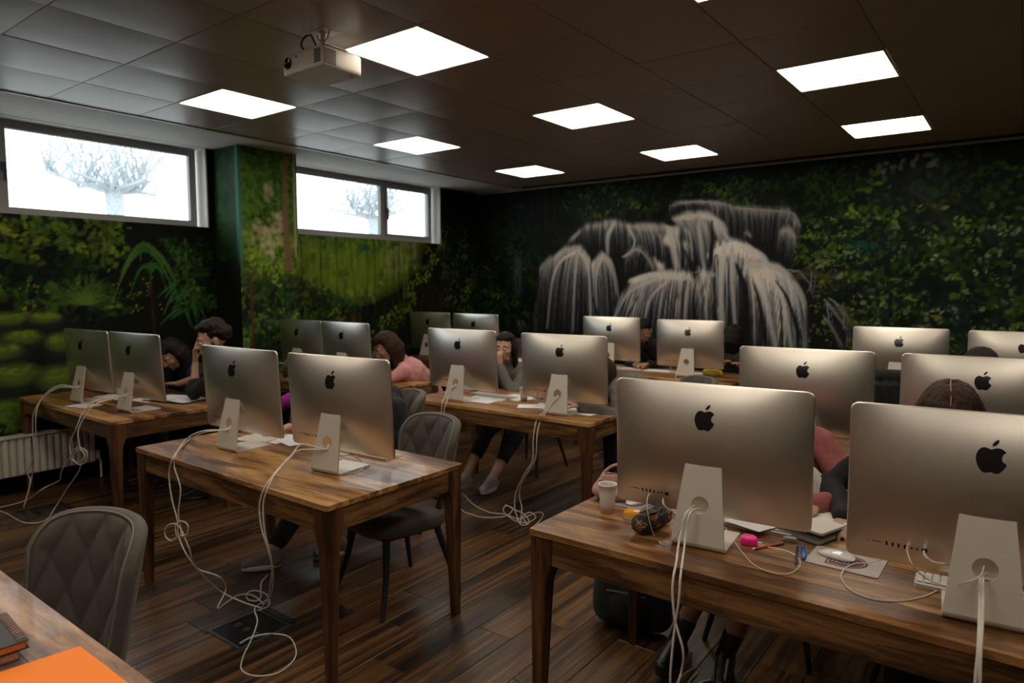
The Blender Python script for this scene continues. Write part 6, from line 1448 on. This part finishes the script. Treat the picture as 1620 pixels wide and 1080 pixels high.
# --- stack of notebook and tablets right of the large computer
M_NAVY = simple('dark_navy_cover', (.012, .014, .02), .5); M_PAGES = simple('page_edges', (.42, .39, .33), .8, nscale=200, var=.2)
t = thing('notebook', (3.962, -.268, Z), 'thick dark hardback notebook at the bottom of the stack beside the large near computer', 'notebook', R(-18))
MB().box((0, 0, .002), (.215, .27, .003)).build('cover', M_NAVY, t, .0008); MB().box((-.001, 0, .012), (.208, .262, .017)).build('page_block', M_PAGES, t); MB().box((0, 0, .0220), (.215, .27, .003)).build('cover', M_NAVY, t, .0008)
t = thing('tablet_computer', (3.972, -.258, Z + .0237), 'white tablet in a dark cover on top of the stack beside the large near computer', 'tablet', R(-19))
MB().prism(rrect(.205, .262, .01, 4), 0, .007).build('cover', M_NAVY, t); MB().prism(rrect(.200, .256, .01, 4), .0072, .0150).build('white_back', simple('white_aluminium_back', (.66, .63, .56), .45, var=.02), t)
for k in range(2): MB().box((.094, .03 + .06 * k, .0155), (.012, .03, .003)).build('corner_clip', M_PAPER, t, .0006)
# --- open notebook and papers on the window-side table
t = thing('notebook', (-.50, -.275, Z), 'open notebook with white pages on the table beside the bearded man', 'notebook', R(14))
MB().box((0, 0, .004), (.42, .25, .008)).build('cover', M_NAVY, t, .001)
for sx in (-1, 1): MB().grid(lambda u, v: (sx * (.004 + .2 * u), (.118 - .236 * v) * sx, .012 + .007 * math.sin(math.pi * min(1, u * 1.3 + .05)) * (1 - u * .6)), 12, 3).build('page', M_PAPER, t)
o = MB().grid(lambda u, v: (-.18 + .36 * u, (.10 - .2 * v), .001 + .0005 * math.sin(7 * u)), 8, 3).build('ruled_lines', M_PAPER, t); bpy.data.objects.remove(o)
slab('paper_sheet', rquad(-.70, -.43, .21, .10, 12), Z, Z + .002, M_PAPER, 'white paper slip left of the open notebook', 'paper')
slab('paper_sheet', rquad(-.80, -.79, .20, .14, 20), Z, Z + .0012, M_PAPER, 'white paper lying in front of the computer beside the notebook', 'paper')
slab('paper_pad', rquad(-1.02, -.50, .26, .15, 10), Z, Z + .006, M_PAPER, 'pad of white paper between the two window-side computers', 'paper')
# --- near middle table papers
slab('paper_sheet', rquad(1.16, -.575, .30, .21, 10), Z, Z + .0015, M_PAPER, 'white sheet between the two near middle computers', 'paper')
slab('paper_sheet', rquad(1.34, -.53, .24, .19, -12), Z + .0016, Z + .003, M_PAPER, 'second white sheet overlapping between the near middle computers', 'paper')
slab('writing_pad', rquad(1.15, -.66, .21, .13, 22), Z + .0032, Z + .008, simple('cream_paper', (.60, .56, .48), .7), 'cream writing pad behind the left near middle computer', 'paper')
o = slab('eraser', rquad(.885, -.62, .05, .03, 15), Z, Z + .02, simple('green_eraser', (.03, .12, .04), .5), 'small green eraser by the left near middle computer', 'eraser', .003)
# --- centre table papers
for k, (x, y, w_, d, a, z, lab) in enumerate([(1.30, 1.22, .30, .21, 8, .0, 'white sheet left of the cup on the centre table'), (1.46, 1.34, .28, .20, -15, .0016, 'white sheet beside the cup on the centre table'),
        (1.33, 1.06, .26, .16, 5, .0032, 'white pad in front of the grey-sweater woman'), (1.90, 1.18, .30, .21, 5, 0, 'white sheet left of the stand on the centre table'), (2.12, 1.16, .34, .20, -4, .0016, 'white sheet under the right centre-table computer'), (1.78, 1.10, .2, .14, 30, .0032, 'small folded paper at the foot of the right centre-table computer')]):
    slab('paper_sheet', rquad(x, y, w_, d, a), Z + z, Z + z + .0014, M_PAPER, lab, 'paper')
t = thing('smartphone', (2.245, 1.262, Z + .003), 'white phone near the right end of the centre table', 'phone', R(8))
MB().prism(rrect(.14, .07, .009, 4), 0, .006).build('phone_body', simple('pale_phone', (.62, .60, .57), .25), t); MB().prism(rrect(.118, .062, .002, 2), .006, .0064).build('phone_screen', M_PAPER, t)
pen('marker_pen', (1.575, 1.40, Z + .009), (1.665, 1.41, Z + .009), .009, simple('blue_marker', (.02, .04, .42), .4), 'short blue marker right of the cup on the centre table', None, 'marker')
t = thing('headphones', (.905, 1.17, Z), 'small tangle of white earphones left of the centre-table computer', 'earphones')
MB().tube(catmull([(0, 0, .004), (.03, .02, .004), (.05, -.01, .012), (.01, -.03, .02), (-.03, 0, .014), (0, .03, .02), (.035, .015, .03)], 8), .0025, 6).build('lead', M_CABLE, t)
MB().tube([(-.01, 0, .01), (.01, .01, .012)], [.008, .006], 10).build('earbud', simple('reddish_bud', (.35, .12, .10), .5), t)
# --- waterfall table: yellow pouch, papers
t = thing('pouch', (2.215, 3.42, Z), 'crumpled yellow pouch on the corner of the waterfall table', 'pouch', R(12))
o = organic('pouch_body', [('c', (-.06, 0, .035), (.06, 0, .04), .034, .030), ('e', (.02, .01, .045), (.05, .035, .025), None)], simple('yellow_fabric', (.46, .36, .012), .6, bmp=.3), t, .006, 3, 1, folds(.007, 30))
MB().tube([(-.07, -.03, .05), (.0, -.034, .06), (.07, -.03, .055)], .003, 6).build('zip', M_PIPE, t)
for x, y, a, lab in ((1.62, 3.52, 5, 'white paper left of the stand on the waterfall table'), (1.93, 3.55, -10, 'white paper right of the stand on the waterfall table'), (1.30, 3.50, 12, 'white paper under the hands of the man in black')):
    slab('paper_sheet', rquad(x, y, .28, .2, a), Z, Z + .002, M_PAPER, lab, 'paper')
slab('paper_sheet', rquad(-.02, 3.45, .3, .21, 0), Z, Z + .004, M_PAPER, 'white paper in front of the person in the far left corner', 'paper')
# --- pink woman's table: cream cushion or folded cloth behind, notebook under her arms
slab('notebook', rquad(-.30, 1.28, .26, .18, -10), Z, Z + .012, M_NAVY, 'dark notebook under the arms of the woman in pink', 'notebook', .001)
t = thing('folded_bag', (-.62, 1.60, Z), 'cream folded bag between the computers and the woman in pink', 'bag')
organic('bag_body', [('c', (-.10, 0, .06), (.12, 0, .06), .055, .05), ('e', (0, .02, .09), (.13, .05, .04), None)], simple('cream_canvas', (.34, .31, .22), .8), t, .008, 3, 1, folds(.006, 16))
MB().tube(catmull([(-.08, 0, .11), (-.03, 0, .16), (.04, 0, .16), (.09, 0, .11)], 5), .007, 6).build('handle', simple('dark_strap', (.02, .02, .02), .8), t)
# --- near left table: orange paper, spiral notebook on a small book
tag(slab('paper_sheet', [(2.772, -2.148), (3.16, -2.148), (3.20, -2.42), (2.742, -2.36)], Z + .0005, Z + .0016, simple('orange_paper', (1.0, .26, .025), .75, var=.01), None, None), 'bright orange sheet of paper in the near left corner', 'paper')
M_COP = simple('copper_wire', (.65, .30, .22), .3, .8)
t = thing('book', (2.62, -2.345, Z + .0018), 'small pale-edged book under the black spiral notebook', 'book', R(-6))
M_BRN = simple('brown_cover', (.16, .06, .025), .5)
MB().box((0, 0, .0015), (.195, .20, .003)).build('cover', M_BRN, t); MB().box((0, 0, .011), (.190, .195, .015)).build('page_block', simple('pinkish_page_edges', (.50, .27, .18), .8, nscale=150, var=.15), t); MB().box((0, 0, .020), (.195, .20, .003)).build('cover', M_BRN, t)
t = thing('spiral_notebook', (2.625, -2.335, Z + .0235), 'black spiral notebook with copper rings in the near left corner', 'notebook', R(-4))
MB().box((0, 0, .0015), (.20, .21, .003)).build('back_cover', M_NAVY, t); MB().box((0, -.002, .0105), (.196, .20, .014)).build('page_block', simple('amber_page_edges', (.42, .15, .03), .7, nscale=150, var=.2), t); MB().box((0, 0, .0190), (.20, .21, .003)).build('front_cover', simple('black_card', (.022, .022, .024), .55), t, .0008)
for k in range(13):
    x = -.085 + k * .0142
    MB().tube([(x, .094 + .014 * math.cos(R(a)) , .0105 + .0155 * math.sin(R(a))) for a in range(-200, 161, 24)], .0011, 5).build('wire_ring', M_COP, t)
# --- floor boxes
def floorbox(x, y, lab, rz=0):
    t = thing('floor_box', (x, y, .0), lab, 'floor box', R(rz))
    b = MB(); 
    for sx in (-1, 1): b.box((sx * .13, 0, .003), (.014, .274, .006)); b.box((0, sx * .13, .003), (.246, .014, .006))
    b.build('rim', simple('steel_grey', (.10, .11, .12), .4, .7), t); MB().box((0, 0, .001), (.246, .246, .002)).build('well', M_BLACKGLOSS, t)
    MB().box((0, .150, .008), (.24, .035, .008)).build('lid', M_BLACK, t, .002)
    for k in range(3): MB().lathe([(.018, 0), (.020, .004), (.017, .005), (.016, .003), (.001, .003)], 16, (-.07 + .07 * k, -.02, .002)).build('socket', M_BLACK, t)
floorbox(1.70, -1.065, 'open black floor socket box under the near middle table', 0)
floorbox(-1.0, -1.03, 'dark floor socket box beside the window-side table', 0)
floorbox(2.15, .95, 'black floor socket box under the centre table')
# --- black bag on the floor
t = thing('backpack', (3.12, .02, 0), 'black bag standing on the floor under the near right table', 'bag', R(10))
o = organic('bag_body', [('c', (-.10, 0, .09), (.11, 0, .09), .085, .085), ('c', (-.08, 0, .26), (.09, 0, .26), .075, .075), ('c', (-.10, 0, .17), (.11, 0, .17), .084, .084), ('c', (-.10, 0, .13), (.11, 0, .13), .086, .086), ('c', (-.095, 0, .215), (.105, 0, .215), .080, .080), ('e', (0, -.06, .13), (.10, .05, .09), None)], M_FABDARK, t, .009, 6, .8, folds(.004, 12))
for v in o.data.vertices: v.co.z = max(v.co.z, .002)
MB().tube(catmull([(-.05, 0, .33), (-.03, 0, .37), (.03, 0, .37), (.05, 0, .33)], 5), .007, 6).build('handle', M_FABDARK, t)
MB().tube(catmull([(-.09, -.085, .20), (0, -.11, .215), (.09, -.085, .20)], 5), .003, 5).build('zip', M_PIPE, t)
# knitted scarf hanging beside it
t = thing('scarf', (3.33, .05, 0), 'striped grey scarf hanging down behind the black boot', 'scarf', 0)
for k in range(5): MB().tube(catmull([(k * .016, 0, .46), (k * .016 + .004, -.01, .3), (k * .017, 0, .16), (k * .017 - .004, .01, .06 + .01 * (k % 2))], 5), [.0085] * 16, 6).build('stripe', simple('knit_grey', (.13, .11, .095), .9) if k % 2 else simple('knit_brown', (.07, .05, .042), .9), t)
# --- jackets over chair backs
def jacket(x, y, z, rz, lab, mat, w_=.46):
    t = thing('jacket', (x, y, 0), lab, 'jacket', R(rz))
    P = []
    for k in range(9):
        s = -1 + 2 * k / 8; yy = -.06 * s * s
        P += [('c', (s * w_ / 2, .02 + yy, z - .05 - .03 * s * s), (s * w_ * .46, .07 + yy, z - .46), .045, .035), ('c', (s * w_ * .47, -.05 + yy, z - .08 - .03 * s * s), (s * w_ * .44, -.06 + yy, z - .28), .03, .022)]
    P.append(('c', (-.12, 0, z - .03), (.12, 0, z - .03), .05, .05))
    organic('cloth', P, mat, t, .009, 4, .5, folds(.012, 9))
    organic('sleeve', [('c', (w_ / 2, .0, z - .09), (w_ / 2 + .03, .02, z - .35), .052, .042), ('c', (w_ / 2 + .03, .02, z - .35), (w_ / 2, .0, z - .52), .042, .036)], mat, t, .009, 3, .5, folds(.010, 12))
    organic('sleeve', [('c', (-w_ / 2, .0, z - .09), (-w_ / 2 - .02, .02, z - .35), .052, .042), ('c', (-w_ / 2 - .02, .02, z - .35), (-w_ / 2, .0, z - .52), .042, .036)], mat, t, .009, 3, .5, folds(.010, 12))
    return t
jacket(1.27, .215, .955, -28, 'dark grey jacket over the chair back left of the empty quilted chair', DENIM)
jacket(3.86, 2.36, 1.02, 8, 'black jacket over the chair between the right-hand computers', BLK)
t = thing('white_garment', (3.925, .02, 0), 'white padded garment in front of the mauve hoodie', 'clothing', 0)
organic('cloth', [('c', (-.06, 0, Z + .09), (.0, -.01, Z + .06), .062, .058), ('c', (0, -.01, Z + .06), (-.04, -.03, Z - .03), .058, .050), ('c', (-.10, .0, Z + .12), (-.06, 0, Z + .09), .05, .062)], simple('white_quilt_cloth', (.40, .37, .31), .7, bmp=.2), t, .008, 3, 1, folds(.010, 14))

# ============================================================ PROJECTOR
t = thing('projector', (1.512, -.435, 2.700), 'white projector hanging from the ceiling beside the largest light panel', 'projector', R(0))
M_PROJ = simple('white_projector_shell', (.60, .54, .48), .4, var=.02); M_VENT = simple('dark_vent', (.02, .018, .016), .6)
b = MB(); W_, D_, H_ = .335, .255, .100
b.ring_loft([[(x, y, z) for x, y in rrect(W_ * g, D_ * g, .02, 5)] for z, g in ((0, .95), (.006, .99), (.02, 1), (.085, 1), (.096, .985), (.100, .95))]).build('housing', M_PROJ, t, weld=True)
# lens on the -y... the side that faces the front wall
def disc(c, r, d, name, mat, ax):
    Mx = Matrix.Translation(c) @ (Matrix.Rotation(R(90), 4, 'X') if ax == 'y' else Matrix.Rotation(R(90), 4, 'Y'))
    return MB().lathe([(r * .75, -.004), (r, -.002), (r, d), (r * .82, d), (r * .78, d * .3), (.001, d * .35)], 28).xf(Mx).build(name, mat, t)
disc((-.115, -D_ / 2, .055), .030, .006, 'lens', M_BLACKGLOSS, 'y')
MB().box((-.045, -D_ / 2 - .0005, .078), (.010, .002, .010)).build('sensor', M_VENT, t)
for r_ in range(6):
    for c_ in range(4): MB().box((.108 + c_ * .013, -D_ / 2 - .0004, .022 + r_ * .0115), (.009, .003, .008)).build('vent_slot', M_VENT, t)
for r_ in range(7):
    for c_ in range(6): MB().box((W_ / 2 + .0004, -.112 + c_ * .0125, .018 + r_ * .0105), (.003, .009, .007)).build('vent_slot', M_VENT, t)
MB().lathe([(.012, -.016), (.014, -.012), (.008, -.008), (.007, .002)], 16, (.12, .085, .004)).build('foot', M_PROJ, t)
MB().lathe([(.030, .098), (.030, .104), (.017, .108), (.014, .172), (.034, .174), (.034, .1785)], 20, (.11, -.075, 0)).box((.11, -.075, .176), (.15, .10, .004)).box((.07, -.04, .104), (.20, .15, .004)).build('ceiling_mount', M_PROJ, t)
b = MB()
for sx in (-1, 1): b.tube([(.11 + sx * .05, -.075, .174), (.11 + sx * .035, -.075, .145), (.11 + sx * .014, -.075, .13)], .006, 6)
b.build('mount_brace', M_PROJ, t)
MB().tube(catmull([(.04, -.10, .178), (.0, -.11, .165), (-.025, -.11, .135), (-.01, -.10, .110), (.03, -.08, .100)], 7), .0055, 8).tube(catmull([(.04, -.10, .178), (.062, -.105, .155), (.075, -.10, .125), (.078, -.09, .104)], 6), .005, 8).build('power_cable', M_BLACK, t)
